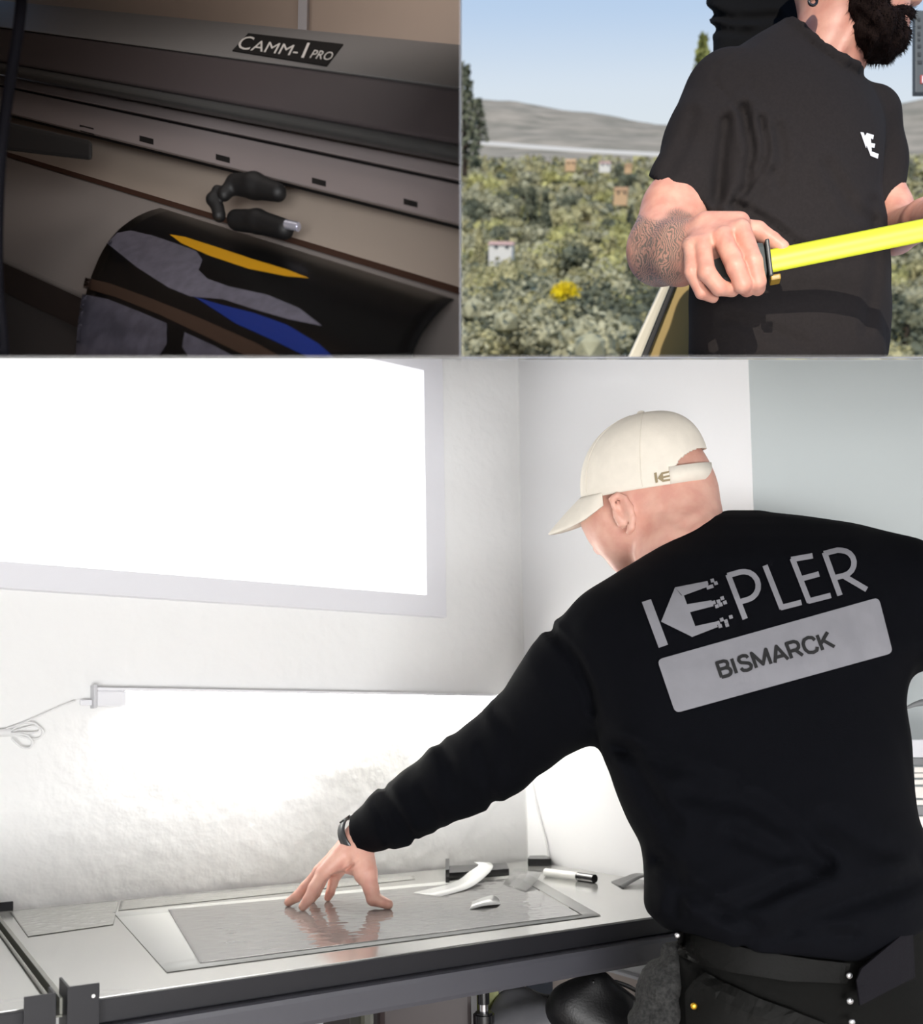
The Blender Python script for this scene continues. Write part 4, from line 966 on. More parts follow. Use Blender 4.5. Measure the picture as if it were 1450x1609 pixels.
# ---- dark sign at the right edge
sg_ = empty('sign_board', P(1440, 145, 2.6)); tag(sg_, 'dark grey sign panel cut by the right edge beside the beard', 'sign')
slab('board', [P(1438, 16, 2.6), P(1560, 16, 2.6), P(1560, 145, 2.6), P(1438, 145, 2.6)], CW*0.02, mat('sign grey', (78, 82, 82), 0.6), sg_, 0.003)
cyl('post', P(1505, 140, 2.62), P(1505, 700, 2.62), 0.02, MATS['sign grey'], sg_, 12); mk_ = mat('sign marks', (48, 50, 50), 0.6); rk_ = mat('sign red', (170, 70, 64), 0.6)
for i, (y0, hh, ww) in enumerate(((28, 5, 4), (40, 4, 5), (50, 6, 4), (60, 4, 4), (70, 5, 5), (82, 6, 5), (95, 5, 7))):
    slab('mark', [P(1442, y0, 2.598), P(1442+ww, y0, 2.598), P(1442+ww, y0+hh, 2.598), P(1442, y0+hh, 2.598)], CW*0.004, mk_, sg_)
slab('red_mark', [P(1446, 118, 2.598), P(1460, 118, 2.598), P(1460, 131, 2.598), P(1446, 131, 2.598)], CW*0.004, rk_, sg_)
slab('white_mark', [P(1449, 119, 2.596), P(1452, 119, 2.596), P(1452, 130, 2.596), P(1449, 130, 2.596)], CW*0.004, white_p, sg_)
# ---- black cloth behind the neck
f = Field(*box_of([P(1085, -90, 1.72), P(1320, 170, 1.72), P(1085, -90, 1.9), P(1320, 170, 1.9)], 0.0), 0.006)
f.add(f.rows([(-80, 1106, 1300, 1.80, 0.05), (-20, 1109, 1290, 1.80, 0.055), (10, 1113, 1285, 1.80, 0.055), (40, 1121, 1280, 1.80, 0.055), (90, 1120, 1270, 1.80, 0.055), (150, 1121, 1262, 1.80, 0.05)], 3))
for pts, a, w in (([(1108, 18), (1150, 30), (1220, 26)], 0.006, 6), ([(1120, 45), (1180, 52)], 0.005, 6)): f.crease(pts, a, w)
bc = fmesh('black_garment', [f], mat('black cloth', (13, 13, 14), 0.9, spec=0.15)); tag(bc, 'black creased cloth hanging behind the neck of the bearded man', 'cloth')

# ================================================================== MAN WITH THE TAPE MEASURE
skin2 = skin_mat('rosy skin', (206, 152, 130), (194, 134, 114))
n = skin2.node_tree; b = n.nodes['Principled BSDF']; src = b.inputs['Base Color'].links[0].from_socket
at = n.nodes.new('ShaderNodeAttribute'); at.attribute_name = 'tattoo'
tcn = n.nodes.new('ShaderNodeTexCoord'); wv = n.nodes.new('ShaderNodeTexWave'); wv.inputs['Scale'].default_value = 95; wv.inputs['Distortion'].default_value = 22; wv.inputs['Detail'].default_value = 3; wv.inputs['Detail Scale'].default_value = 0.5
n.links.new(tcn.outputs['Object'], wv.inputs['Vector'])
mrn = n.nodes.new('ShaderNodeMapRange'); mrn.inputs[1].default_value = 0.15; mrn.inputs[2].default_value = 0.8; mrn.inputs[3].default_value = 1.0; mrn.inputs[4].default_value = 0.45
n.links.new(wv.outputs['Fac'], mrn.inputs[0]); ml = n.nodes.new('ShaderNodeMath'); ml.operation = 'MULTIPLY'; n.links.new(mrn.outputs[0], ml.inputs[0]); n.links.new(at.outputs['Fac'], ml.inputs[1])
mx = n.nodes.new('ShaderNodeMix'); mx.data_type = 'RGBA'; mx.inputs[7].default_value = (*lin((92, 88, 78)), 1); n.links.new(src, mx.inputs[6]); n.links.new(ml.outputs[0], mx.inputs[0]); n.links.new(mx.outputs[2], b.inputs['Base Color'])

f = Field(*box_of([P(970, 250, 1.44), P(1250, 490, 1.44), P(970, 250, 1.58), P(1130, 490, 1.30), P(1250, 350, 1.32)], 0.0), 0.0021)
f.add(f.chain([(P(1098, 270, 1.545), 0.052), (P(1062, 330, 1.53), 0.054), (P(1041, 388, 1.51), 0.054)], 0.01))
f.add(f.chain([(P(1040, 392, 1.505), 0.0535), (P(1070, 396, 1.455), 0.047), (P(1112, 388, 1.415), 0.037)], 0.01), 0.012)
wr2 = P(1112, 386, 1.405)
M2 = {'p': P(1084, 386, 1.378), 'r': P(1104, 384, 1.368), 'm': P(1135, 373, 1.362), 'i': P(1163, 362, 1.366)}
for k, r in (('p', 0.0125), ('r', 0.014), ('m', 0.015), ('i', 0.015)): f.add(f.cone(wr2, M2[k], 0.028, r), 0.012)
f.add(f.cone(P(1108, 355, 1.405), P(1160, 352, 1.385), 0.02, 0.017), 0.012)
def fg(pts, r, k=0.0025): f.add(f.chain([(P(x, y, d), r*q) for (x, y, d), q in zip(pts, (1.12, 1.08, 0.98, 0.86))], 0.003), k)
fg([(1084, 388, 1.376), (1086, 428, 1.356), (1102, 460, 1.366), (1121, 468, 1.380)], 0.0088)
fg([(1104, 388, 1.364), (1110, 428, 1.342), (1130, 452, 1.350), (1151, 456, 1.364)], 0.0112)
fg([(1137, 378, 1.358), (1156, 420, 1.336), (1167, 447, 1.344), (1174, 455, 1.360)], 0.0122)
fg([(1166, 366, 1.362), (1183, 412, 1.340), (1190, 443, 1.348), (1191, 453, 1.360)], 0.0122)
fg([(1155, 356, 1.400), (1190, 362, 1.398), (1213, 378, 1.394), (1229, 389, 1.388)], 0.0118, 0.005)
f.crease([(1148, 380), (1165, 400)], -0.0012, 5); f.crease([(1118, 372), (1112, 385)], 0.0012, 4); f.crease([(1150, 366), (1144, 378)], 0.0012, 4)
armf = f
# other arm and its hand on the tape end
f = Field(*box_of([P(1360, 260, 1.64), P(1440, 420, 1.68), P(1540, 300, 1.34), P(1540, 420, 1.34), P(1400, 400, 1.5)], 0.02), 0.0035)
f.add(f.chain([(P(1380, 280, 1.655), 0.036), (P(1398, 330, 1.65), 0.036), (P(1408, 364, 1.62), 0.036)], 0.01))
f.add(f.chain([(P(1410, 364, 1.61), 0.0345), (P(1450, 345, 1.50), 0.030), (P(1478, 338, 1.42), 0.024)], 0.01), 0.012)
for q in range(4): f.add(f.chain([(P(1485, 335+4*q, 1.40), 0.014), (P(1515, 338+9*q, 1.375), 0.010), (P(1518, 352+8*q, 1.345), 0.009), (P(1505, 360+7*q, 1.335), 0.008)], 0.003), 0.004)
f.add(f.chain([(P(1482, 345, 1.39), 0.014), (P(1490, 362, 1.36), 0.011), (P(1505, 368, 1.345), 0.009)], 0.003), 0.005)
arm2 = f
# head and neck
f = Field(*box_of([P(1225, -190, 1.5), P(1470, 130, 1.5), P(1225, -190, 1.68), P(1470, 130, 1.68)], 0.0), 0.0038)
f.add(f.ell(P(1335, -75, 1.585), (CR, CU, CW), (0.100, 0.112, 0.078)))
f.add(f.ell(P(1388, -20, 1.585), (CR, CU, CW), (0.042, 0.075, 0.052)), 0.03)
f.add(f.cone(P(1340, 5, 1.58), P(1394, 46, 1.585), 0.048, 0.030), 0.03)
f.add(f.chain([(P(1424, -35, 1.585), 0.009), (P(1438, -4, 1.585), 0.013)], 0.004), 0.008)
f.add(f.ell(P(1414, 32, 1.585), (CR, CU, CW), (0.011, 0.006, 0.02)), 0.005); f.add(f.ell(P(1413, 42, 1.585), (CR, CU, CW), (0.010, 0.006, 0.018)), 0.005)
f.add(f.ell(P(1418, -52, 1.585), (CR, CU, CW), (0.012, 0.010, 0.045)), 0.01)
for s_ in (-1, 1): f.sub(f.ell(P(1421, -38, 1.585+0.03*s_), (CR, CU, CW), (0.008, 0.007, 0.013)), 0.006); f.add(f.ell(P(1417, -38, 1.585+0.03*s_), (CR, CU, CW), (0.009, 0.008, 0.012)), 0.003)
f.add(f.cone(P(1318, -10, 1.60), P(1304, 85, 1.61), 0.056, 0.058), 0.03)
f.add(f.cone(P(1300, 85, 1.61), P(1268, 140, 1.625), 0.055, 0.07), 0.03)
f.add(f.ell(P(1282, -22, 1.508), (CR, CU, CW), (0.012, 0.024, 0.008)), 0.005)
f.add(f.chain([(P(1276, -40, 1.505), 0.004), (P(1268, -34, 1.503), 0.004), (P(1266, -18, 1.503), 0.004), (P(1274, 0, 1.505), 0.0045)], 0.003), 0.003)
f.crease([(1318, 90), (1335, 60), (1345, 40)], -0.003, 6)
head2 = f
f = Field(*box_of([P(1100, 100, 1.5), P(1400, 560, 1.7)], 0.05), 0.012); f.add(f.cone(P(1260, 130, 1.6), P(1240, 520, 1.58), 0.07, 0.085)); f.add(f.cone(P(1145, 180, 1.57), P(1365, 200, 1.62), 0.04, 0.04), 0.03)
f.add(f.cone(P(1145, 180, 1.57), P(1090, 285, 1.54), 0.04, 0.045), 0.02); f.add(f.cone(P(1365, 200, 1.62), P(1385, 290, 1.655), 0.035, 0.033), 0.02); f.cut((f.py-556)*f.dd/F)
man2 = fmesh('person', [armf, arm2, head2, f], skin2); tag(man2, 'bearded man in a black t-shirt with a tattooed forearm holding a yellow tape measure', 'person')
co_ = np.empty(len(man2.data.vertices)*3, np.float32); man2.data.vertices.foreach_get('co', co_); rel = co_.reshape(-1, 3)-_eo; dd = rel@_ew; px = CX+F*(rel@_er)/dd; py = CY-F*(rel@_eu)/dd
wob = 7*np.sin(px*0.11+py*0.05)+5*np.sin(py*0.19-px*0.07)
tm = 1/(1+np.exp(-(np.minimum.reduce([py+wob*0.8-np.interp(px, [980, 1000, 1050, 1100], [352, 345, 338, 330]), (1078+0.25*(380-py)+wob*0.6)-px, px-991+wob*0.3])/3.0)))
tm *= (px < 1100) & (py > 300)
at_ = man2.data.attributes.new('tattoo', 'FLOAT', 'POINT'); at_.data.foreach_set('value', tm.astype(np.float32)*0.92)

# t-shirt
tee_m = mat('faded black cotton', (37, 33, 32), 0.95, noise_amt=0.15, noise_scale=220, bump=0.3, bump_scale=600, bump_dist=0.0006, spec=0.15)
rows2 = [(28, 1234, 1246, 1.60, 0.02), (40, 1214, 1256, 1.595, 0.045), (52, 1192, 1268, 1.59, 0.065), (75, 1158, 1299, 1.585, 0.085), (95, 1138, 1336, 1.58, 0.097), (110, 1125, 1351, 1.58, 0.104), (130, 1114, 1367, 1.58, 0.11), (165, 1104, 1384, 1.58, 0.116), (200, 1098, 1390, 1.58, 0.12), (250, 1094, 1388, 1.58, 0.122),
         (300, 1090, 1386, 1.58, 0.12), (340, 1088, 1390, 1.58, 0.12), (400, 1085, 1398, 1.58, 0.12), (460, 1083, 1401, 1.58, 0.12), (520, 1082, 1399, 1.58, 0.12), (575, 1081, 1395, 1.58, 0.12)]
f = Field(*box_of([P(1010, 15, 1.56), P(1440, 575, 1.56), P(1010, 15, 1.72), P(1440, 575, 1.44), P(1010, 575, 1.44), P(1300, 575, 1.72)], 0.05), 0.005)
f.add(f.rows(rows2, 2.5))
sl = f.chain([(P(1142, 158, 1.57), 0.074), (P(1112, 225, 1.555), 0.068), (P(1078, 300, 1.54), 0.060), (P(1066, 330, 1.535), 0.058)], 0.02)
sl = np.maximum(sl, ((f.py-279)*103-(f.px-1024)*50)/115*f.dd/F)
f.add(sl.astype(np.float32), 0.018)
sl = f.chain([(P(1362, 190, 1.63), 0.055), (P(1378, 255, 1.655), 0.046), (P(1386, 320, 1.655), 0.041)], 0.02)
sl = np.maximum(sl, ((f.py-320)*40+(f.px-1384)*32)/51*f.dd/F); f.add(sl.astype(np.float32), 0.012)
f.cut((f.py-561)*f.dd/F)
for pts, a, w in (([(1168, 170), (1182, 235), (1172, 290), (1150, 325)], 0.010, 8), ([(1195, 185), (1203, 235), (1192, 275), (1170, 305)], 0.008, 6), ([(1140, 190), (1132, 250), (1128, 312)], 0.008, 9), ([(1222, 200), (1230, 250), (1222, 290)], 0.005, 8),
                  ([(1158, 322), (1200, 345), (1250, 382), (1310, 412)], 0.007, 7), ([(1215, 268), (1185, 310), (1160, 335)], 0.006, 6), ([(1130, 100), (1118, 125), (1150, 160), (1170, 180)], 0.003, 3), ([(1200, 55), (1170, 80), (1140, 100)], 0.002, 3),
                  ([(1300, 260), (1340, 330), (1370, 350)], 0.005, 10), ([(1090, 180), (1075, 230), (1050, 270)], 0.004, 10), ([(1370, 320), (1375, 420), (1360, 520)], 0.004, 9), ([(1140, 500), (1200, 515), (1260, 540)], 0.004, 10)):
    f.crease(pts, a, w)
f.add(f.chain([(P(x, y, d), 0.0075) for x, y, d in ((1243, 33, 1.565), (1258, 45, 1.545), (1278, 62, 1.527), (1302, 80, 1.512), (1325, 94, 1.505), (1345, 104, 1.52), (1352, 110, 1.56))], 0.006), 0.004)
f.ripple(0.0010, 60, 6)
tee = fmesh('t_shirt', [f], tee_m, man2); tag(tee, 'faded black cotton t-shirt')
tr2 = bvh(tee); on2 = hit_bvh(tr2, 1.47)
c2 = lambda pts: [(960+x*0.33793, y*0.33793) for x, y in pts]
ke = [c2([(1159, 614), (1174, 616), (1190, 660), (1186, 690)]), c2([(1174, 640), (1190, 618), (1206, 628), (1212, 700), (1206, 722)]), c2([(1188, 618), (1222, 628), (1218, 648), (1200, 640)]), c2([(1202, 664), (1228, 668), (1224, 688), (1206, 684)]), c2([(1202, 700), (1244, 716), (1240, 738), (1206, 724)])]
em = pixpoly('chest_emblem', ke, on2, 0.002, mat('white print', (225, 222, 222), 0.7), tee, 2); tag(em, 'small white emblem printed on the chest')
# beard, moustache, hair, earring
beard_m = mat('dark brown hair', (30, 19, 15), 0.85, noise_amt=0.4, noise_scale=300, bump=0.8, bump_scale=500, bump_dist=0.002, spec=0.1)
f = Field(*box_of([P(1315, -60, 1.5), P(1445, 115, 1.5), P(1315, -60, 1.68), P(1445, 115, 1.68)], 0.0), 0.0028)
f.add(f.chain([(P(1352, -40, 1.532), 0.018), (P(1360, 5, 1.540), 0.026), (P(1374, 42, 1.552), 0.034), (P(1388, 58, 1.575), 0.035), (P(1394, 55, 1.60), 0.034)], 0.01))
f.add(f.chain([(P(1395, 60, 1.585), 0.024), (P(1402, 50, 1.585), 0.020)], 0.01), 0.01)
f.add(f.chain([(P(1398, 40, 1.545), 0.012), (P(1408, 18, 1.553), 0.009), (P(1422, 20, 1.565), 0.010), (P(1426, 22, 1.585), 0.010)], 0.006), 0.006)
f.ripple(0.0035, 220, 2); f.ripple(0.0025, 420, 5)
bd = fmesh('beard', [f], beard_m, man2, 1); tag(bd, 'short dark brown beard and moustache')
bm = bmesh.new(); bme = bd.data; rr = random.Random(5); pol = [p for p in bme.polygons]
for _ in range(2600):
    p = rr.choice(pol); c = p.center.copy(); dr = (p.normal*0.7-CU*0.75+CR*rr.uniform(-.3, .4)+Vector((rr.gauss(0, .25), rr.gauss(0, .25), rr.gauss(0, .25)))).normalized(); L = rr.uniform(.005, .011); a = dr.cross(CW).normalized()*0.0005; q = dr.cross(a).normalized()*0.0005
    v0 = [bm.verts.new(c+a), bm.verts.new(c-a*.5+q), bm.verts.new(c-a*.5-q)]; t = bm.verts.new(c+dr*L)
    for i in range(3): bm.faces.new((v0[i], v0[(i+1) % 3], t))
hs = bmobj('beard_strands', bm, beard_m, bd); hs['kind'] = 'stuff'
f = Field(*box_of([P(1215, -220, 1.48), P(1450, 10, 1.48), P(1215, -220, 1.7), P(1450, 10, 1.7)], 0.0), 0.005)
f.add(f.ell(P(1330, -88, 1.588), (CR, CU, CW), (0.106, 0.112, 0.083))); f.cut(np.maximum((f.px-1395)*f.dd/F, (f.py-np.interp(f.px, [1230, 1290, 1310, 1400], [-20, -40, -70, -110]))*f.dd/F)); f.ripple(0.002, 200, 3)
tag(fmesh('hair', [f], beard_m, man2, 1), 'short dark hair')
eb = bmesh.new(); eo = P(1277, 2, 1.50); tube('e', [eo+(CR*math.cos(q)+CU*math.sin(q))*0.0065 for q in [2*math.pi*k/12 for k in range(13)]], 0.0022, bm=eb, n=1)
bmobj('earring', eb, black_gl, man2, True)
# tape measure
tp = empty('tape_measure', P(1150, 440, 1.39)); tag(tp, 'tape measure with a dark case and a wide yellow blade pulled to the right', 'tape measure')
case_m = mat('dark grey tape case', (62, 66, 62), 0.5)
ax_ = (P(1450, 361, 1.34)-P(1203, 410, 1.385)).normalized(); upc = (CU-ax_*CU.dot(ax_)).normalized(); dpc = ax_.cross(upc).normalized()
if dpc.dot(CW) < 0: dpc = -dpc
c0_ = P(1203, 412, 1.385)
obox('case', c0_-ax_*0.105-upc*0.026-dpc*0.016, ax_*0.105, dpc*0.034, upc*0.052, case_m, tp, 0.009)
obox('mouth_plate', c0_-upc*0.028-dpc*0.018, ax_*0.006, dpc*0.038, upc*0.054, mat('black plate', (36, 38, 36), 0.4), tp, 0.002)
obox('lock_tab', c0_-upc*0.034-dpc*0.016+ax_*0.002, ax_*0.014, dpc*0.02, upc*0.008, mat('amber tab', (150, 118, 40), 0.4), tp, 0.002)
yel = mat('yellow tape blade', (208, 212, 46), 0.4)
V = []; nn = 24
for i in range(nn+1):
    t = i/nn; ctr = P(1203+(1500-1203)*t, 411+(351-411)*t, 1.385-0.045*t)
    for k in range(9):
        q = -1+2*k/8; V.append(ctr+upc*q*0.0168*(1-0.06*t)+dpc*(0.006*q*q-0.004))
Fc = [(i*9+k, i*9+k+1, (i+1)*9+k+1, (i+1)*9+k) for i in range(nn) for k in range(8)]
bl = mesh('blade', V, Fc, yel, tp, True); md = bl.modifiers.new('thickness', 'SOLIDIFY'); md.thickness = 0.0012; md.offset = 0

# ================================================================== THE PRINTER BAY (upper left)
PA = -(D(-1155, -110)).normalized()          # long axis of the printer, towards the right
TLC = (LEFTOF, ABOVE)
beige_w = mat('beige bay wall', (176, 160, 148), 0.8, noise_amt=0.05, noise_scale=5)
wa_ = P(500, 60, 1.17); bw = slab('wall_upper', [wa_-PA*0.95-CU*0.3, wa_+PA*0.7-CU*0.3, wa_+PA*0.7+CU*0.8, wa_-PA*0.95+CU*0.8], CW*0.03, beige_w); clip(bw, *TLC); tag(bw, 'beige wall behind the printer', 'wall', kind='structure')
lw = hexa('wall_shield_side', [P(-90, 562, 0.55), P(-70, 562, 0.55), P(-70, 562, 1.66), P(-90, 562, 1.66), P(-90, -1400, 0.55), P(-70, -1400, 0.55), P(-70, -420, 1.66), P(-90, -420, 1.66)], beige_w); tag(lw, 'unseen side board shielding the printer bay from sun', 'wall', kind='structure')  # unseen, added so sun from the left misses the bay
fr_ = hexa('wall_shield_front', [Q(-3.6, 0.59, 0.462), Q(0, 0.59, 0.462), Q(0, 0.60, 0.462), Q(-3.6, 0.60, 0.462), Q(-3.6, 0.59, 1.5), Q(0, 0.59, 1.5), Q(0, 0.60, 1.5), Q(-3.6, 0.60, 1.5)], beige_w); tag(fr_, 'unseen board above the opening shielding the printer bay from sun', 'wall', kind='structure')  # unseen, added to stop sun coming in over the workshop ceiling
rp2 = hexa('wall_shield_right', [Q(-0.002, 0.6, 0.44), Q(0, 0.6, 0.44), Q(0, 1.75, 1.27), Q(-0.002, 1.75, 1.27), Q(-0.002, 0.6, 1.5), Q(0, 0.6, 1.5), Q(0, 1.75, 1.5), Q(-0.002, 1.75, 1.5)], beige_w); tag(rp2, 'unseen upright board above the partition shielding the bay from sun', 'wall', kind='structure')  # unseen, added to close the sun shield down to the partition
rf = hexa('ceiling_shield', [Q(-3.6, 0.6, 1.5), Q(0, 0.6, 1.5), Q(0, 1.7, 1.5), Q(-3.6, 1.7, 1.5), Q(-3.6, 0.6, 1.51), Q(0, 0.6, 1.51), Q(0, 1.7, 1.51), Q(-3.6, 1.7, 1.51)], board_m); tag(rf, 'unseen board over the printer bay shielding it from sun', 'ceiling', kind='structure')  # unseen lid, added to keep sun and sky off the printer
stp = clip(slab('trim_2', [P(472, -160, 1.172), P(486, -160, 1.166), P(481, 80, 1.166), P(467, 80, 1.172)], CW*0.02, mat('pale wall strip', (170, 168, 172), 0.6)), *TLC); tag(stp, 'pale vertical strip on the wall above the printer name plate', 'wall strip', kind='structure')

pr_ = empty('vinyl_printer', P(400, 560, 1.0)); tag(pr_, 'wide grey vinyl printer feeding a glossy black sheet', 'printer')
def bar(name, prof, m, t0=-1.05, t1=0.62, bev=0.0, x=500, parent=pr_):
    pts = [P(x, y, d) for y, d in prof]; bm = bmesh.new(); n = len(pts)
    a = [bm.verts.new(p+PA*t0) for p in pts]; b = [bm.verts.new(p+PA*t1) for p in pts]
    bm.faces.new(a); bm.faces.new(b[::-1]); es = []
    for i in range(n):
        fc = bm.faces.new((a[i], a[(i+1) % n], b[(i+1) % n], b[i]))
    bmesh.ops.recalc_face_normals(bm, faces=bm.faces)
    if bev:
        ed = [e for e in bm.edges if abs((e.verts[1].co-e.verts[0].co).normalized().dot(PA)) > 0.99]
        bmesh.ops.bevel(bm, geom=ed, offset=bev, segments=4, affect='EDGES', profile=0.5)
    o = bmobj(name, bm, m, parent); clip(o, *TLC); return o
g_top = mat('printer grey plastic', (112, 111, 111), 0.55, bump=0.1, bump_scale=400, bump_dist=0.0004); g_dark = mat('printer charcoal cover', (66, 60, 62), 0.5); g_lip = mat('printer dark lip', (64, 65, 65), 0.35)
alu = mat('brushed aluminium rail', (164, 154, 154), 0.38, 0.35); inner = mat('beige inner plate', (172, 158, 146), 0.5); plat = mat('grey platen', (150, 142, 138), 0.45); dkb = mat('black plastic matte', (14, 13, 14), 0.6)
bar('top_cover', [(49, 1.06), (109, 0.93), (112, 0.935), (112, 1.12), (49, 1.12)], g_top, bev=0.004)
bar('front_cover', [(111, 0.930), (186, 0.905), (190, 0.915), (190, 1.0), (111, 1.0)], g_dark, bev=0.004)
bar('cover_lip', [(187, 0.908), (203, 0.896), (214, 0.912), (214, 0.97), (187, 0.97)], g_lip, bev=0.006)
bar('rail_upper', [(217, 0.948), (237, 0.943), (239, 0.95), (239, 1.0), (217, 1.0)], alu, bev=0.0012)
rl = bar('carriage_rail', [(243, 0.947), (297, 0.935), (300, 0.943), (300, 1.0), (243, 1.0)], alu, bev=0.0012)
bar('rail_gap', [(238, 0.957), (246, 0.957), (246, 0.98), (238, 0.98)], dkb); bar('rail_shade_strip', [(299, 0.955), (305, 0.955), (305, 0.99), (299, 0.99)], dkb)  # second black strip stands in for the shade under the rail
bar('inner_plate', [(302, 1.0), (385, 0.985), (390, 1.08), (302, 1.08)], inner)
bar('platen_seam', [(385, 0.983), (395, 0.975), (395, 1.0), (385, 1.0)], mat('brown seam', (70, 44, 32), 0.6))
bar('platen', [(393, 0.978), (440, 0.95), (520, 0.915), (632, 0.880), (640, 0.89), (640, 1.1), (393, 1.1)], plat, t1=1.0, bev=0.006)
bar('platen_band', [(637, 0.886), (700, 0.880), (700, 1.1), (637, 1.1)], mat('dark brown band', (52, 44, 42), 0.5))
bar('lower_body', [(698, 0.890), (1000, 0.860), (1000, 1.1), (698, 1.1)], mat('charcoal body', (78, 74, 74), 0.5))
# slots in the rail
rb_ = bvh(rl); onr = hit_bvh(rb_, 0.95)
for x, y in ((230, 220), (350, 249), (501, 286), (645, 319), (136, 203)):
    q = [onr(x+dx, y+dy+dx*0.26, 0.0004) for dx, dy in ((-11, -4.5), (11, -4.5), (11, 4.5), (-11, 4.5))]
    slab('rail_slot', q, CW*0.003, dkb, rl)
clip(hexa('cutter_carriage', [P(-60, 228, 1.06), P(145, 252, 1.02), P(145, 252, 1.10), P(-60, 228, 1.14), P(-60, 176, 1.06), P(145, 222, 1.02), P(145, 222, 1.10), P(-60, 176, 1.14)], dkb, pr_, 0.004), *TLC)
# name plate with lettering
q0 = P(500, 49, 1.06); q1 = P(500, 109, 0.93); tn = (q1-q0).cross(PA).normalized()
tn = tn if tn.dot(CW) < 0 else -tn
def ontop(x, y, off): return on_plane(x, y, q0+tn*off, tn)
npq = [(390, 52), (539, 69), (513, 103), (365, 79)]
npo = slab('name_plate', [ontop(x, y, 0.0012) for x, y in npq], -tn*0.001, mat('plate black', (34, 33, 33), 0.9, spec=0.05), pr_); tag(npo, 'black name plate with pale italic lettering')
lt = mat('plate lettering', (205, 203, 200), 0.5)
for w_, tl_, tr_, br_, bl_ in (('C', (382, 56), (401, 58), (391, 79), (370, 76)), ('AMM-', (402, 63), (473, 72), (465, 88), (393, 79)), ('1', (483, 67), (487, 67.5), (477, 91), (473, 90.5)), ('PRO', (494, 78), (526, 82), (519, 95), (486, 91))):
    pixpoly('plate_text', quadmap(text2d(w_), tl_, tr_, br_, bl_), lambda x, y, off: ontop(x, y, off), 0.0018, lt, npo, 0)

# glossy black sheet curving over the platen
edge = [(252, 327, 1.110), (232, 333, 1.088), (208, 345, 1.066), (182, 366, 1.044), (160, 397, 1.022), (143, 437, 1.004), (130, 482, 0.992), (121, 530, 0.984), (114, 600, 0.978), (110, 680, 0.972)]
E0 = catmull([P(*e_) for e_ in edge], 5)
tgt = (645, 560)
def filmlen():
    best = None
    for k in range(200):
        t = 0.3+0.005*k
        for p in E0:
            q = p+PA*t-EYE; dd_ = q.dot(CW); x = CX+F*q.dot(CR)/dd_; y = CY-F*q.dot(CU)/dd_; s_ = (x-tgt[0])**2+(y-tgt[1])**2
            if best is None or s_ < best[0]: best = (s_, t)
    return best[1]
LF = filmlen(); V = []; ns = 24
for i in range(ns+1):
    for p in E0: V.append(p+PA*(LF*i/ns))
m_ = len(E0); Fc = [(i*m_+j, i*m_+j+1, (i+1)*m_+j+1, (i+1)*m_+j) for i in range(ns) for j in range(m_-1)]
vinyl = mat('glossy black vinyl', (8, 8, 9), 0.28, spec=0.3)
fo = mesh('printed_sheet', V, Fc, vinyl, None, True); fb = bvh(fo); clip(fo, *TLC); tag(fo, 'glossy black vinyl sheet with printed stripes curving out of the printer', 'vinyl sheet')
md = fo.modifiers.new('thickness', 'SOLIDIFY'); md.thickness = 0.0006; md.offset = 0
onf = hit_bvh(fb, 0.95)
def stripe(name, poly, m, label):
    o = pixpoly(name, [poly], onf, 0.0012, m, fo, 4); clip(o, *TLC); tag(o, label); return o
stripe('yellow_stripe', [(266, 368), (290, 372), (340, 388), (400, 408), (450, 423), (486, 437), (450, 434), (390, 422), (330, 402), (285, 382)], mat('yellow ink', (214, 156, 18), 0.4), 'tapered yellow printed stripe')
stripe('white_print', [(168, 382), (184, 366), (205, 362), (240, 370), (275, 382), (308, 394), (318, 408), (312, 424), (326, 438), (360, 450), (420, 463), (470, 484), (506, 512), (455, 502), (400, 486), (350, 470), (300, 466), (265, 452), (215, 420)], mat('grey white ink', (104, 101, 113), 0.35, noise_amt=0.25, noise_scale=90), 'grey white brushed print')
stripe('blue_stripe', [(305, 466), (345, 478), (400, 492), (450, 510), (500, 540), (525, 562), (486, 562), (430, 535), (370, 508)], mat('blue ink', (16, 40, 112), 0.35), 'dark blue printed stripe')
stripe('brown_stripe', [(134, 436), (175, 446), (240, 470), (310, 498), (400, 538), (452, 566), (400, 566), (330, 532), (250, 494), (180, 466), (130, 452)], mat('brown ink', (58, 42, 33), 0.45), 'brown printed stripe')
stripe('pale_print', [(129, 462), (170, 470), (225, 492), (262, 508), (262, 540), (246, 566), (118, 566), (122, 510)], mat('pale ink', (84, 81, 92), 0.4, noise_amt=0.4, noise_scale=60), 'pale printed picture area')
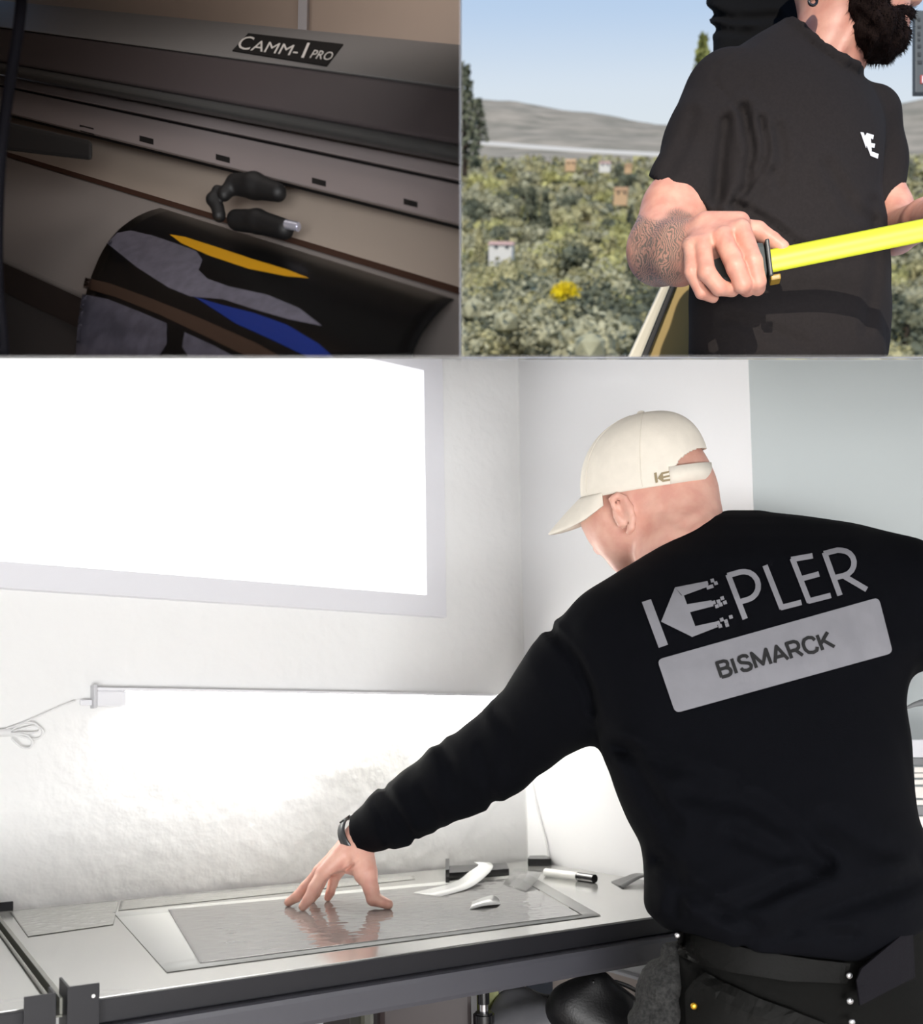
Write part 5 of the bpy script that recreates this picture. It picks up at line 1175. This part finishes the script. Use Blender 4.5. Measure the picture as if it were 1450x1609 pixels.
stripe('pale_print', [(290, 522), (330, 540), (380, 566), (300, 566), (286, 545)], MATS['pale ink'], 'pale printed picture area right of the dark figure')
# pinch roller and its arm
dpr = 0.975
f = Field(*box_of([P(310, 262, dpr-0.05), P(480, 385, dpr-0.05), P(310, 262, dpr+0.06), P(480, 385, dpr+0.06)], 0.0), 0.0014)
f.add(f.chain([(P(372, 290, dpr), 0.0105), (P(400, 292, dpr-0.008), 0.0125), (P(436, 302, dpr-0.02), 0.009)], 0.004))
f.add(f.chain([(P(368, 288, dpr), 0.008), (P(352, 306, dpr-0.004), 0.0065)], 0.004), 0.003)
f.add(f.chain([(P(334, 314, dpr), 0.006), (P(342, 300, dpr), 0.005), (P(354, 302, dpr), 0.005)], 0.003), 0.002)
f.add(f.chain([(P(334, 314, dpr), 0.0068), (P(342, 326, dpr), 0.006), (P(344, 338, dpr), 0.007)], 0.003), 0.002)
pn = fmesh('pinch_roller', [f], dkb, pr_, 1); tag(pn, 'black pinch roller arm under the rail')
f = Field(*box_of([P(330, 320, dpr-0.09), P(500, 385, dpr-0.09), P(330, 320, dpr+0.05), P(500, 385, dpr+0.05)], 0.0), 0.0018)
f.add(f.chain([(P(372, 346, dpr+0.01), 0.0105), (P(405, 348, dpr-0.002), 0.0115), (P(446, 360, dpr-0.02), 0.010)], 0.004)); rb2 = fmesh('roller_block', [f], dkb, pr_, 1)
cyl('roller_tip', P(448, 352, dpr-0.03), P(470, 357, dpr-0.035), 0.0045, mat('pale metal tip', (200, 200, 214), 0.25, 0.6), rb2, 12, bev=0.001)
# hanging black cable at the left
cb = tube('black_hose', [P(36, -40, 0.74), P(33, 10, 0.74), P(27, 60, 0.74), P(17, 120, 0.74), P(7, 190, 0.74), P(0, 260, 0.74), P(-4, 360, 0.74), P(-3, 450, 0.74), P(3, 520, 0.74), P(9, 600, 0.74)], 0.0042, mat('black hose', (14, 13, 20), 0.7, spec=0.15), seg=12)
clip(cb, *TLC); tag(cb, 'black cable hanging at the left edge in front of the printer', 'cable')
